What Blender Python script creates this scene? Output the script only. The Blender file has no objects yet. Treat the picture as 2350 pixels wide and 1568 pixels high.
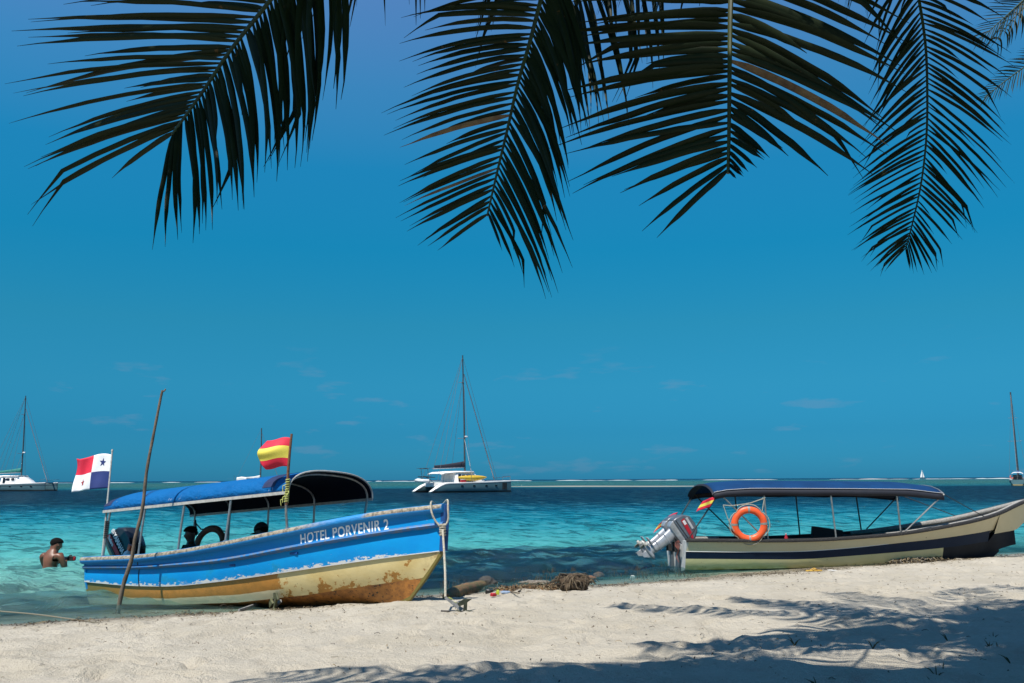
import bpy, bmesh, math, random
import numpy as np
from mathutils import Matrix, Vector

random.seed(7)
RNG = np.random.default_rng(11)
SC = bpy.context.scene
COL = SC.collection

# ------------------------------------------------------------------ camera
FPX, CX, CY, CAMH = 1990.0, 1175.0, 784.0, 1.7
PITCH = math.atan((1100.5 - 784) / 1990.0)
ROLL = math.radians(0.27)
CAMR = Matrix.Rotation(math.pi / 2 + PITCH, 3, 'X') @ Matrix.Rotation(-ROLL, 3, 'Z')
cam_data = bpy.data.cameras.new('camera')
cam_data.lens = FPX / 2350.0 * 36.0
cam_data.sensor_width = 36.0
cam_data.clip_start = 0.05
cam_data.clip_end = 30000
cam = bpy.data.objects.new('camera', cam_data)
COL.objects.link(cam)
cam.location = (0, 0, CAMH)
cam.rotation_euler = CAMR.to_euler()
SC.camera = cam

# ------------------------------------------------------------------ light
SUN_DIR = Vector((0.30, 0.45, -1.0)).normalized()          # the way the light travels
SUN_EL = math.asin(-SUN_DIR.z)
SUN_AZ = math.atan2(-SUN_DIR.x, -SUN_DIR.y)                # compass angle of the sun, from +Y towards +X
sd = bpy.data.lights.new('sun', 'SUN')
sd.energy = 5.0
sd.angle = math.radians(0.55)
sd.color = (1.0, 0.945, 0.86)
sun = bpy.data.objects.new('sun', sd)
COL.objects.link(sun)
sun.rotation_euler = SUN_DIR.to_track_quat('-Z', 'Y').to_euler()
sun.location = (-6, -9, 20)

W = bpy.data.worlds.new('World')
SC.world = W
W.use_nodes = True
wt = W.node_tree
bg = wt.nodes['Background']
bg.inputs[1].default_value = 0.0667
sky = wt.nodes.new('ShaderNodeTexSky')
sky.sky_type = 'NISHITA'
sky.sun_disc = False
sky.sun_elevation = SUN_EL
sky.sun_rotation = SUN_AZ
sky.dust_density = 0.3
sky.ozone_density = 2.5
tc = wt.nodes.new('ShaderNodeTexCoord')
sep = wt.nodes.new('ShaderNodeSeparateXYZ')
wt.links.new(tc.outputs['Generated'], sep.inputs[0])
# the deep, clean tropical air: the plain sky is tinted by height above the horizon only
ramp = wt.nodes.new('ShaderNodeValToRGB')
wt.links.new(sep.outputs[2], ramp.inputs[0])
stops = [(0, (.045, .36, .84)), (3, (.05, .40, .74)), (6, (.075, .53, .765)), (10, (.085, .66, .80)), (15, (.05, .81, .99)),
         (20, (.09, .98, 1.20)), (25, (.36, 1.18, 1.42)), (31, (.84, 1.34, 1.64)), (60, (.84, 1.28, 1.56))]
el = ramp.color_ramp.elements
while len(el) < len(stops):
    el.new(0.5)
for e, (deg, c) in zip(el, stops):
    e.position = math.sin(math.radians(deg))
    e.color = (c[0] / 2, c[1] / 2, c[2] / 2, 1)
mul = wt.nodes.new('ShaderNodeVectorMath'); mul.operation = 'MULTIPLY'
mul2 = wt.nodes.new('ShaderNodeVectorMath'); mul2.operation = 'SCALE'; mul2.inputs['Scale'].default_value = 2.0
wt.links.new(sky.outputs[0], mul.inputs[0]); wt.links.new(ramp.outputs[0], mul.inputs[1])
wt.links.new(mul.outputs[0], mul2.inputs[0])
# a few thin fair-weather clouds low over the sea
mp = wt.nodes.new('ShaderNodeMapping')
mp.inputs['Scale'].default_value = (1, 1, 4.5)
mp.inputs['Location'].default_value = (.35, .2, .0)
wt.links.new(tc.outputs['Generated'], mp.inputs[0])
nz = wt.nodes.new('ShaderNodeTexNoise')
nz.inputs['Scale'].default_value = 13.0; nz.inputs['Detail'].default_value = 6; nz.inputs['Roughness'].default_value = .55
wt.links.new(mp.outputs[0], nz.inputs['Vector'])
cr = wt.nodes.new('ShaderNodeValToRGB')
cr.color_ramp.elements[0].position = .61; cr.color_ramp.elements[0].color = (0, 0, 0, 1)
cr.color_ramp.elements[1].position = .70; cr.color_ramp.elements[1].color = (1, 1, 1, 1)
wt.links.new(nz.outputs[0], cr.inputs[0])
band = wt.nodes.new('ShaderNodeValToRGB')
for i, (p, v) in enumerate([(0.0, .12), (.05, .20), (.11, .16), (.16, 0)]):
    e = band.color_ramp.elements[i] if i < 2 else band.color_ramp.elements.new(p)
    e.position = p; e.color = (v, v, v, 1)
wt.links.new(sep.outputs[2], band.inputs[0])
cm = wt.nodes.new('ShaderNodeMath'); cm.operation = 'MULTIPLY'
wt.links.new(cr.outputs[0], cm.inputs[0]); wt.links.new(band.outputs[0], cm.inputs[1])
cmix = wt.nodes.new('ShaderNodeMix'); cmix.data_type = 'RGBA'
wt.links.new(cm.outputs[0], cmix.inputs[0])
wt.links.new(mul2.outputs[0], cmix.inputs[6])
cmix.inputs[7].default_value = (2.5, 3.0, 4.2, 1)
wt.links.new(cmix.outputs[2], bg.inputs[0])

SC.view_settings.view_transform = 'Standard'
SC.view_settings.look = 'None'
SC.view_settings.exposure = 0.585
SC.view_settings.gamma = 1.0

# ------------------------------------------------------------------ points seen along a line of sight
def _ray(u, v):
    return CAMR @ Vector(((u - CX) / FPX, (CY - v) / FPX, -1.0))
def PY(u, v, Y):
    d = _ray(u, v); return Vector((0, 0, CAMH)) + d * (Y / d.y)
def PZ(u, v, Z):
    d = _ray(u, v); return Vector((0, 0, CAMH)) + d * ((Z - CAMH) / d.z)

ALB = .67     # the picture is exposed for the shade-free scene; every surface colour below is scaled to true reflectance by this
# ------------------------------------------------------------------ shader helper
class G:
    def __init__(s, name):
        s.m = bpy.data.materials.new(name); s.m.use_nodes = True
        s.t = s.m.node_tree; s.n = s.t.nodes; s.l = s.t.links
        s.out = s.n['Material Output']; s.b = s.n['Principled BSDF']
    def set(s, sock, val):
        if isinstance(val, bpy.types.NodeSocket): s.l.new(val, sock)
        elif isinstance(val, (tuple, list)) and sock.type == 'RGBA' and len(val) == 3: sock.default_value = (val[0] * ALB, val[1] * ALB, val[2] * ALB, 1)
        else: sock.default_value = val
    def math(s, op, a, b=None, c=None, clamp=False):
        n = s.n.new('ShaderNodeMath'); n.operation = op; n.use_clamp = clamp
        s.set(n.inputs[0], a)
        if b is not None: s.set(n.inputs[1], b)
        if c is not None: s.set(n.inputs[2], c)
        return n.outputs[0]
    def step(s, x, a, b):
        n = s.n.new('ShaderNodeMapRange'); n.interpolation_type = 'SMOOTHSTEP'
        s.set(n.inputs[0], x); s.set(n.inputs[1], a); s.set(n.inputs[2], b); return n.outputs[0]
    def mix(s, f, a, b):
        n = s.n.new('ShaderNodeMix'); n.data_type = 'RGBA'
        s.set(n.inputs[0], f); s.set(n.inputs[6], a); s.set(n.inputs[7], b); return n.outputs[2]
    def coord(s, kind='Object', scale=None, rot=None):
        n = s.n.new('ShaderNodeTexCoord'); o = n.outputs[kind]
        if scale is not None:
            m = s.n.new('ShaderNodeMapping'); m.inputs['Scale'].default_value = scale if isinstance(scale, (tuple, list)) else (scale,) * 3
            if rot: m.inputs['Rotation'].default_value = rot
            s.l.new(o, m.inputs[0]); o = m.outputs[0]
        return o
    def sep(s, v):
        n = s.n.new('ShaderNodeSeparateXYZ'); s.l.new(v, n.inputs[0]); return n.outputs
    def noise(s, vec, scale=5, detail=4, rough=.55, dist=0):
        n = s.n.new('ShaderNodeTexNoise'); s.set(n.inputs['Vector'], vec)
        n.inputs['Scale'].default_value = scale; n.inputs['Detail'].default_value = detail
        n.inputs['Roughness'].default_value = rough; n.inputs['Distortion'].default_value = dist
        return n.outputs[0]
    def voro(s, vec, scale=5, feature='F1', out=0):
        n = s.n.new('ShaderNodeTexVoronoi'); n.feature = feature; s.set(n.inputs['Vector'], vec)
        n.inputs['Scale'].default_value = scale; return n.outputs[out]
    def bump(s, h, strength=.3, dist=.02, normal=None):
        n = s.n.new('ShaderNodeBump'); n.inputs['Strength'].default_value = strength; n.inputs['Distance'].default_value = dist
        s.l.new(h, n.inputs['Height'])
        if normal is not None: s.l.new(normal, n.inputs['Normal'])
        return n.outputs[0]

def pmat(name, c1, c2=None, rough=.5, metal=0., scale=9., bump=0., bscale=60., spec=.5, coat=0.):
    g = G(name)
    v = g.coord()
    if c2 is None: c2 = tuple(x * .72 for x in c1)
    n = g.noise(v, scale, 5, .6)
    g.set(g.b.inputs['Base Color'], g.mix(g.step(n, .35, .68), c1, c2))
    g.set(g.b.inputs['Roughness'], g.math('MULTIPLY_ADD', n, .25, rough - .12, clamp=True))
    g.b.inputs['Metallic'].default_value = metal
    g.b.inputs['Specular IOR Level'].default_value = spec
    g.b.inputs['Coat Weight'].default_value = coat
    if bump: g.set(g.b.inputs['Normal'], g.bump(g.noise(v, bscale, 4), bump, .01))
    return g.m

# ------------------------------------------------------------------ mesh helper
class MB:
    def __init__(s): s.v = []; s.f = []; s.uv = None; s.mi = []
    def add(s, v, f):
        o = len(s.v); s.v += [tuple(p) for p in v]; s.f += [tuple(i + o for i in q) for q in f]; return s
    def box(s, c, size, R=None):
        x, y, z = (a / 2 for a in size)
        P = [Vector((i * x, j * y, k * z)) for i in (-1, 1) for j in (-1, 1) for k in (-1, 1)]
        if R is not None: P = [R @ p for p in P]
        return s.add([Vector(c) + p for p in P], [(0, 1, 3, 2), (4, 6, 7, 5), (0, 4, 5, 1), (2, 3, 7, 6), (0, 2, 6, 4), (1, 5, 7, 3)])
    def tube(s, pts, r, n=8, caps=True, flat=1.0):
        pts = [Vector(p) for p in pts]; k = len(pts)
        rr = list(r) if isinstance(r, (list, tuple)) else [r] * k
        V = []; up = None
        for i, p in enumerate(pts):
            t = (pts[min(i + 1, k - 1)] - pts[max(i - 1, 0)]).normalized()
            if up is None:
                a = Vector((0, 0, 1)) if abs(t.z) < .9 else Vector((1, 0, 0)); up = (a - t * a.dot(t)).normalized()
            else:
                up = (up - t * up.dot(t))
                up = up.normalized() if up.length > 1e-6 else t.orthogonal().normalized()
            sd_ = t.cross(up)
            for j in range(n):
                a = 2 * math.pi * j / n
                V.append(p + (up * math.cos(a) + sd_ * math.sin(a) * flat) * rr[i])
        F = [(i * n + j, i * n + (j + 1) % n, (i + 1) * n + (j + 1) % n, (i + 1) * n + j) for i in range(k - 1) for j in range(n)]
        if caps: F += [tuple(range(n))[::-1], tuple(range((k - 1) * n, k * n))]
        return s.add(V, F)
    def loft(s, secs, close=False, cap=False):
        n = len(secs[0]); V = [p for q in secs for p in q]; F = []
        for i in range(len(secs) - 1):
            for j in range(n if close else n - 1):
                F.append((i * n + j, i * n + (j + 1) % n, (i + 1) * n + (j + 1) % n, (i + 1) * n + j))
        if cap: F += [tuple(range(n))[::-1], tuple(range((len(secs) - 1) * n, len(secs) * n))]
        return s.add(V, F)
    def prism(s, poly, a, b):
        # poly: 3D points; extruded from offset a to offset b
        n = len(poly); a = Vector(a); b = Vector(b); P = [Vector(p) for p in poly]
        return s.add([p + a for p in P] + [p + b for p in P],
                     [tuple(range(n)), tuple(range(n, 2 * n))[::-1]] + [(i, i + n, (i + 1) % n + n, (i + 1) % n) for i in range(n)])
    def lathe(s, prof, n=16, M=None):
        V = []
        for r, z in prof:
            for j in range(n):
                a = 2 * math.pi * j / n; V.append(Vector((r * math.cos(a), r * math.sin(a), z)))
        if M is not None: V = [M @ p for p in V]
        k = len(prof)
        return s.add(V, [(i * n + j, i * n + (j + 1) % n, (i + 1) * n + (j + 1) % n, (i + 1) * n + j) for i in range(k - 1) for j in range(n)]
                     + [tuple(range(n))[::-1], tuple(range((k - 1) * n, k * n))])
    def build(s, name, mat, parent=None, smooth=True, bevel=0., uv=None, fix=True, sub=0, auto=40):
        me = bpy.data.meshes.new(name); me.from_pydata(s.v, [], s.f)
        mats = mat if isinstance(mat, (list, tuple)) else [mat]
        for m_ in mats: me.materials.append(m_)
        if s.mi: me.polygons.foreach_set('material_index', s.mi)
        if uv is not None:
            lay = me.uv_layers.new(name='UVMap')
            for lp in me.loops: lay.data[lp.index].uv = uv[lp.vertex_index]
        if fix:
            bm = bmesh.new(); bm.from_mesh(me); bmesh.ops.recalc_face_normals(bm, faces=bm.faces); bm.to_mesh(me); bm.free()
        me.validate()
        if smooth:
            me.polygons.foreach_set('use_smooth', [True] * len(me.polygons))
            if auto: me.set_sharp_from_angle(angle=math.radians(auto))
        o = bpy.data.objects.new(name, me); COL.objects.link(o)
        if parent is not None: o.parent = parent
        if bevel:
            b = o.modifiers.new('bevel', 'BEVEL'); b.width = bevel; b.segments = 2; b.limit_method = 'ANGLE'; b.angle_limit = math.radians(35)
            b.harden_normals = False
        if sub:
            b = o.modifiers.new('sub', 'SUBSURF'); b.levels = sub; b.render_levels = sub
        return o

def tag(o, label=None, cat=None, group=None, kind=None):
    if label: o['label'] = label
    if cat: o['category'] = cat
    if group: o['group'] = group
    if kind: o['kind'] = kind
    return o
def empty(name, loc, rot=None, **kw):
    o = bpy.data.objects.new(name, None); o.empty_display_size = .2; COL.objects.link(o)
    o.location = loc
    if rot is not None: o.rotation_euler = rot.to_euler() if isinstance(rot, Matrix) else rot
    return tag(o, **kw)
def copy_tree(o, parent=None):
    c = o.copy(); COL.objects.link(c); c.parent = parent
    for ch in list(o.children): copy_tree(ch, c)
    return c
def text_mesh(body, size=1.0, align='LEFT', bold=0., spacing=1.0):
    cu = bpy.data.curves.new('t', 'FONT'); cu.body = body; cu.size = size; cu.align_x = align; cu.offset = bold; cu.space_character = spacing
    cu.resolution_u = 3; cu.fill_mode = 'FRONT'
    o = bpy.data.objects.new('t', cu); COL.objects.link(o)
    dg = bpy.context.evaluated_depsgraph_get()
    me = bpy.data.meshes.new_from_object(o.evaluated_get(dg))
    V = [v.co.copy() for v in me.vertices]; F = [tuple(p.vertices) for p in me.polygons]
    bpy.data.objects.remove(o); bpy.data.curves.remove(cu); bpy.data.meshes.remove(me)
    return V, F
def interp(x, xs, ys): return float(np.interp(x, xs, ys))
def smooth_pts(pts, n):
    # Catmull-Rom through 3-D points
    P = [Vector(p) for p in pts]; P = [P[0] * 2 - P[1]] + P + [P[-1] * 2 - P[-2]]; out = []
    m = len(P) - 3
    for i in range(n):
        t = i / (n - 1) * m; k = min(int(t), m - 1); u = t - k
        a, b, c, d = P[k:k + 4]
        out.append(.5 * ((2 * b) + (c - a) * u + (2 * a - 5 * b + 4 * c - d) * u * u + (3 * b - a - 3 * c + d) * u ** 3))
    return out
def rot3(yaw, pitch, heel):
    return Matrix.Rotation(yaw, 3, 'Z') @ Matrix.Rotation(-pitch, 3, 'Y') @ Matrix.Rotation(-heel, 3, 'X')
def skin_mesh(name, mat, verts, edges, radii, parent=None, root=0, sub=2):
    me = bpy.data.meshes.new(name); me.from_pydata([tuple(v) for v in verts], edges, [])
    o = bpy.data.objects.new(name, me); COL.objects.link(o)
    m = o.modifiers.new('s', 'SKIN'); m.use_smooth_shade = True
    for i, d in enumerate(me.skin_vertices[0].data):
        r = radii[i]; d.radius = r if isinstance(r, tuple) else (r, r); d.use_root = (i == root)
    if sub:
        sb = o.modifiers.new('u', 'SUBSURF'); sb.levels = sub; sb.render_levels = sub
    dg = bpy.context.evaluated_depsgraph_get()
    m2 = bpy.data.meshes.new_from_object(o.evaluated_get(dg))
    bpy.data.objects.remove(o); bpy.data.meshes.remove(me)
    m2.name = name; m2.materials.clear(); m2.materials.append(mat)
    m2.polygons.foreach_set('use_smooth', [True] * len(m2.polygons))
    o = bpy.data.objects.new(name, m2); COL.objects.link(o)
    if parent: o.parent = parent
    return o

# ------------------------------------------------------------------ noise for terrain and water
def vnoise(x, y, seed):
    r = np.random.default_rng(seed).random((256, 256))
    xi = np.floor(x).astype(int); yi = np.floor(y).astype(int); fx = x - xi; fy = y - yi
    fx = fx * fx * (3 - 2 * fx); fy = fy * fy * (3 - 2 * fy)
    a = r[xi % 256, yi % 256]; b = r[(xi + 1) % 256, yi % 256]; c = r[xi % 256, (yi + 1) % 256]; d = r[(xi + 1) % 256, (yi + 1) % 256]
    return (a * (1 - fx) + b * fx) * (1 - fy) + (c * (1 - fx) + d * fx) * fy - .5
def offshore(x, y):
    # metres inland from the waterline (negative = out at sea)
    return (14.0 + .5 * x - y) * .894
def zbase(x, y):
    x = np.asarray(x, float); y = np.asarray(y, float)
    s = offshore(x, y) + .7 * vnoise(x * .35 + 9, y * .35 + 3, 5)
    return np.interp(s, [-80, -30, -12, -7.5, -3, 0, 2.4, 6, 14, 60], [-6, -3.0, -1.3, -.85, -.27, 0, .23, .38, .62, 1.2])
def zs(x, y): return float(zbase(np.array([x]), np.array([y]))[0])
def PG(u, v, dz=0.):
    # where a line of sight meets the sand
    z = .2
    for _ in range(12):
        p = PZ(u, v, z); z = zs(p.x, p.y)
    p = PZ(u, v, z); p.z += dz; return p
# ================================================================== SETTING
def lines(*segs):
    out = []
    for a, b, st in segs: out += list(np.arange(a, b, st))
    return np.array(sorted(set(np.round(out, 4))))

# ---- beach: one sheet of sand from behind the palms down under the water
xs = lines((-60, -9.5, 1.5), (-9.5, 15, .05), (15, 60, 1.5))
ys = lines((-40, 3, 1.2), (3, 5, .15), (5, 11, .042), (11, 21, .06), (21, 60, 1.5))
X, Y = np.meshgrid(xs, ys, indexing='ij')
Z = zbase(X, Y)
S = offshore(X, Y)
dry = np.clip((S + .2) / 1.6, 0, 1)
Z += dry * (.045 * vnoise(X * .9, Y * .9, 21) + .042 * vnoise(X * 2.1 + 3, Y * 2.6, 22) + .030 * vnoise(X * 4.3, Y * 5.0, 23) + .018 * vnoise(X * 9.7, Y * 10, 24)) \
    + .004 * vnoise(X * 6, Y * 6, 26)
# trodden sand: footprints and scuffs
for _ in range(2000):
    fx, fy = RNG.uniform(-9, 14), RNG.uniform(4.2, 17)
    if offshore(fx, fy) < 1.0: continue
    a = RNG.uniform(0, math.pi); L_, w_ = RNG.uniform(.09, .2), RNG.uniform(.045, .085); dp = RNG.uniform(.012, .042)
    i0, i1 = np.searchsorted(xs, [fx - .5, fx + .5]); j0, j1 = np.searchsorted(ys, [fy - .5, fy + .5])
    dx, dy = X[i0:i1, j0:j1] - fx, Y[i0:i1, j0:j1] - fy
    q = ((dx * math.cos(a) + dy * math.sin(a)) / L_) ** 2 + ((dy * math.cos(a) - dx * math.sin(a)) / w_) ** 2
    Z[i0:i1, j0:j1] += dp * (-np.exp(-q) + .42 * np.exp(-(np.sqrt(q) - 1.75) ** 2 * 3))
nx, ny = len(xs), len(ys)
idx = np.arange(nx * ny).reshape(nx, ny)
F = np.stack([idx[:-1, :-1], idx[1:, :-1], idx[1:, 1:], idx[:-1, 1:]], -1).reshape(-1, 4)
def grid_mesh(name, P, F, mat):
    me = bpy.data.meshes.new(name)
    me.vertices.add(len(P)); me.vertices.foreach_set('co', P.astype(np.float32).ravel())
    me.loops.add(F.size); me.loops.foreach_set('vertex_index', F.astype(np.int32).ravel())
    me.polygons.add(len(F)); me.polygons.foreach_set('loop_start', np.arange(0, F.size, 4, dtype=np.int32))
    me.polygons.foreach_set('loop_total', np.full(len(F), 4, dtype=np.int32))
    me.polygons.foreach_set('use_smooth', np.ones(len(F), dtype=bool))
    me.materials.append(mat); me.update(calc_edges=True); me.validate()
    o = bpy.data.objects.new(name, me); COL.objects.link(o); return o

g = G('coral_sand')
v = g.coord()
sx, sy, sz = g.sep(v)
sh = g.math('MULTIPLY', g.math('SUBTRACT', g.math('MULTIPLY_ADD', sx, .5, 14.0), sy), .894)
n1 = g.noise(v, 1.3, 5, .6); n2 = g.noise(v, 14, 4, .6)
c = g.mix(g.step(n1, .35, .7), (.62, .565, .465), (.55, .495, .395))
c = g.mix(g.math('MULTIPLY', g.step(n2, .55, .8), .45), c, (.44, .38, .285))
# scraps of dried weed and shell in the sand
vo = g.voro(g.coord(scale=(1, 1.6, 1)), 9.0); nm = g.noise(v, 3.1, 3)
sp = g.math('MULTIPLY', g.math('LESS_THAN', g.math('ADD', vo, g.math('MULTIPLY', g.noise(v, 60, 3), .12)), .125), g.step(nm, .5, .62))
c = g.mix(g.math('MULTIPLY', sp, .75), c, (.16, .13, .085))
# wet sand and weed stain along the water
wob = g.math('ADD', sh, g.math('MULTIPLY', g.math('SUBTRACT', g.noise(v, 1.1, 4), .5), 1.6))
wet = g.math('SUBTRACT', 1.0, g.step(wob, .3, 1.15))
c = g.mix(g.math('MULTIPLY', wet, .9), c, (.34, .30, .225))
stn = g.math('MULTIPLY', g.math('MULTIPLY', g.step(wob, -.1, .45), g.math('SUBTRACT', 1.0, g.step(wob, .7, 1.9))), g.step(g.noise(g.coord(scale=(1, 2.4, 1)), 21, 6, .75), .47, .57))
c = g.mix(g.math('MULTIPLY', stn, .8), c, (.13, .105, .06))
# under water: pale sand on the left, turtle grass on the right
ux = g.math('ADD', sx, g.math('MULTIPLY', g.math('SUBTRACT', g.noise(v, .5, 4), .5), 5.0))
grass = g.math('MULTIPLY', g.math('SUBTRACT', 1.0, g.step(sh, -1.6, -.5)), g.step(ux, -3.2, -1.0))
patch = g.math('MULTIPLY', g.math('SUBTRACT', 1.0, g.step(sh, -2.5, .3)), g.step(g.noise(v, .9, 4), .52, .6))
c = g.mix(g.math('MAXIMUM', grass, g.math('MULTIPLY', patch, .8)), c, (.05, .085, .045))
g.set(g.b.inputs['Base Color'], c)
g.set(g.b.inputs['Roughness'], g.math('MULTIPLY_ADD', wet, -.55, .92))
g.b.inputs['Specular IOR Level'].default_value = .15
h = g.math('ADD', g.noise(v, 22, 6, .65), g.math('MULTIPLY', g.noise(v, 90, 3), .35))
g.set(g.b.inputs['Normal'], g.bump(h, .9, .045))
beach = grid_mesh('beach', np.stack([X, Y, Z], -1).reshape(-1, 3), F, g.m)
tag(beach, 'white coral sand beach sloping into the clear water', 'beach', kind='structure')

# ---- sea: one sheet with real ripples, finer where they can be told apart
vv = np.concatenate([np.linspace(1475, 1118, 520), np.linspace(1117.4, 1101.6, 60)])
Ys = 1.7 * 1990 / (vv - 1100.5) * 1.0
Ys = np.concatenate([Ys, [4000, 7000, 12000]])
tt = np.concatenate([np.linspace(-2.2, -.68, 60), np.linspace(-.67, .67, 700), np.linspace(.68, 2.2, 60)])
YY, TT = np.meshgrid(Ys, tt, indexing='ij')
XX = TT * YY
HH = np.zeros_like(XX)
dYs = np.gradient(Ys)[:, None]
SS = offshore(XX, YY)
env = np.clip(-SS / 2.2, .30, 1) * (.6 + .9 * (vnoise(XX * .22 + 50, YY * .3 + 50, 41) + .5))
for k in range(46):
    lam = .32 * (9.0) ** RNG.random(); a = .0082 * lam ** .9
    th = math.atan2(-.894, .447) + RNG.normal(0, .55); kx, ky = 2 * math.pi / lam * math.cos(th), 2 * math.pi / lam * math.sin(th)
    ph = kx * XX + ky * YY + RNG.uniform(0, 6.28) + 1.2 * vnoise(XX * .5 / lam, YY * .5 / lam, 60 + k)
    w = np.sin(ph); w = w + .28 * np.cos(2 * ph)
    fade = np.clip(1.4 - dYs / (lam * .42), 0, 1)
    HH += a * w * fade
HH *= env
idx = np.arange(XX.size).reshape(XX.shape)
F = np.stack([idx[:-1, :-1], idx[:-1, 1:], idx[1:, 1:], idx[1:, :-1]], -1).reshape(-1, 4)

g = G('sea_water')
v = g.coord()
sx, sy, sz = g.sep(v)
sh = g.math('MULTIPLY', g.math('SUBTRACT', sy, g.math('MULTIPLY_ADD', sx, .5, 14.0)), .894)     # metres offshore
big = g.noise(g.coord(scale=(.03, .05, 1)), 1, 4, .6)
mid = g.noise(g.coord(scale=(.12, .25, 1)), 1, 5, .62)
d = g.math('ADD', sy, g.math('MULTIPLY', g.math('SUBTRACT', big, .5), g.math('MULTIPLY', sy, .55)))
d = g.math('ADD', d, g.math('MULTIPLY', g.math('SUBTRACT', mid, .5), g.math('MULTIPLY', sy, .22)))
rp = g.n.new('ShaderNodeValToRGB'); rp.color_ramp.interpolation = 'LINEAR'
logd = g.math('DIVIDE', g.math('LOGARITHM', g.math('MAXIMUM', d, 1.0), 10.0), 4.0)
g.l.new(logd, rp.inputs[0])
def lg(m): return math.log10(m) / 4
cols = [(12, (.20, .34, .28)), (16, (.15, .43, .37)), (20, (.10, .43, .40)), (27, (.055, .35, .37)), (36, (.012, .23, .30)), (50, (.002, .12, .20)),
        (68, (.001, .040, .09)), (105, (.001, .020, .058)), (165, (.001, .024, .065)), (195, (.012, .16, .21)), (240, (.035, .17, .17)),
        (360, (.05, .16, .135)), (560, (.03, .13, .13)), (820, (.02, .14, .16)), (1000, (.001, .028, .075))]
el = rp.color_ramp.elements
while len(el) < len(cols): el.new(.5)
for e, (m_, c_) in zip(el, cols):
    e.position = lg(m_); e.color = (c_[0] * ALB, c_[1] * ALB, c_[2] * ALB, 1)
col = rp.outputs[0]
# turtle-grass beds close to the beach, right of the blue boat
gx = g.math('ADD', sx, g.math('MULTIPLY', g.math('SUBTRACT', g.noise(g.coord(scale=(.35, .3, 1)), 1, 4), .5), 5.0))
gm = g.math('MULTIPLY', g.math('MULTIPLY', g.step(sh, .2, 1.4), g.math('SUBTRACT', 1.0, g.step(g.math('ADD', sh, g.math('MULTIPLY', g.math('SUBTRACT', g.noise(g.coord(scale=(.5, .9, 1)), 1, 5), .5), 5.0)), 6.0, 8.2))), g.math('MULTIPLY', g.step(gx, -4.2, -1.6), g.math('SUBTRACT', 1.0, g.step(gx, 3.2, 6.0))))
gcol = g.mix(g.step(g.noise(g.coord(scale=(1.0, 2.0, 1)), 1, 5, .65), .42, .62), (.002, .030, .055), (.012, .030, .022))
col = g.mix(gm, col, gcol)
# scattered darker weed patches in the shallows on the left
lp = g.math('MULTIPLY', g.step(g.noise(g.coord(scale=(.5, 1.0, 1)), 1, 5, .6), .50, .62), g.math('SUBTRACT', 1.0, g.step(sh, 2.0, 5.0)))
col = g.mix(g.math('MULTIPLY', lp, .55), col, (.015, .07, .085))
nf = g.noise(g.coord(scale=(2.6, 5.0, 1)), 1, 6, .72)
nc = g.noise(g.coord(scale=(.55, 2.0, 1)), 1, 11, .80)
nb = g.bump(nf, .8, .14)
far = g.step(sy, 25, 80)
bb = g.n.new('ShaderNodeBump'); g.set(bb.inputs['Strength'], g.math('MULTIPLY_ADD', far, .75, .15)); bb.inputs['Distance'].default_value = .9
g.l.new(nc, bb.inputs['Height']); g.l.new(nb, bb.inputs['Normal'])
N_ = bb.outputs[0]
# light and shade of wind ripples painted into the water colour
col = g.mix(g.math('MULTIPLY', g.step(nc, .50, .56), .9), col, g.mix(.66, col, (.0, .012, .025)))
col = g.mix(g.math('MULTIPLY', g.math('SUBTRACT', 1.0, g.step(nc, .42, .48)), .7), col, g.mix(.45, col, (.14, .46, .50)))
dif = g.n.new('ShaderNodeBsdfDiffuse'); g.l.new(col, dif.inputs[0]); g.l.new(N_, dif.inputs['Normal'])
gl = g.n.new('ShaderNodeBsdfGlossy'); gl.inputs['Color'].default_value = (.62, .90, 1, 1); gl.inputs['Roughness'].default_value = .09; g.l.new(N_, gl.inputs['Normal'])
tr = g.n.new('ShaderNodeBsdfTransparent'); tr.inputs[0].default_value = (.80, .95, .93, 1)
body = g.n.new('ShaderNodeMixShader')
clear = g.step(sh, -.2, 4.8)
clear = g.math('MULTIPLY_ADD', clear, .88, .10, clamp=True)
clear = g.math('MAXIMUM', clear, g.step(sh, 4.5, 7.5))
g.l.new(clear, body.inputs[0]); g.l.new(tr.outputs[0], body.inputs[1]); g.l.new(dif.outputs[0], body.inputs[2])
fr = g.n.new('ShaderNodeFresnel'); fr.inputs['IOR'].default_value = 1.33; g.l.new(N_, fr.inputs['Normal'])
fc = g.math('MINIMUM', fr.outputs[0], .22)
surf = g.n.new('ShaderNodeMixShader'); g.l.new(fc, surf.inputs[0]); g.l.new(body.outputs[0], surf.inputs[1]); g.l.new(gl.outputs[0], surf.inputs[2])
g.l.new(surf.outputs[0], g.out.inputs[0])
sea = grid_mesh('sea', np.stack([XX, YY, HH], -1).reshape(-1, 3), F, g.m)
tag(sea, 'turquoise to navy lagoon water with small ripples', 'sea', kind='structure')

# ---- sandbar on the reef flat
m_bar = pmat('bar_sand', (.36, .32, .25), (.22, .22, .18), .9, scale=.05)
mb = MB(); secs = []
for i in range(26):
    t = i / 25; x = -1 + 44 * t
    yc = 212 - 8 * t + 5 * math.sin(t * 5); w = 26 * math.sin(math.pi * min(.98, .04 + t * .94)) ** .6
    secs.append([(x, yc - w, -.05), (x, yc - w * .4, .05), (x, yc + w * .1, .075), (x, yc + w, -.05)])
mb.loft(secs)
tag(mb.build('sandbar', m_bar, fix=False), 'low bare sandbar on the reef flat behind the white catamaran', 'sandbar', kind='structure')

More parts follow.
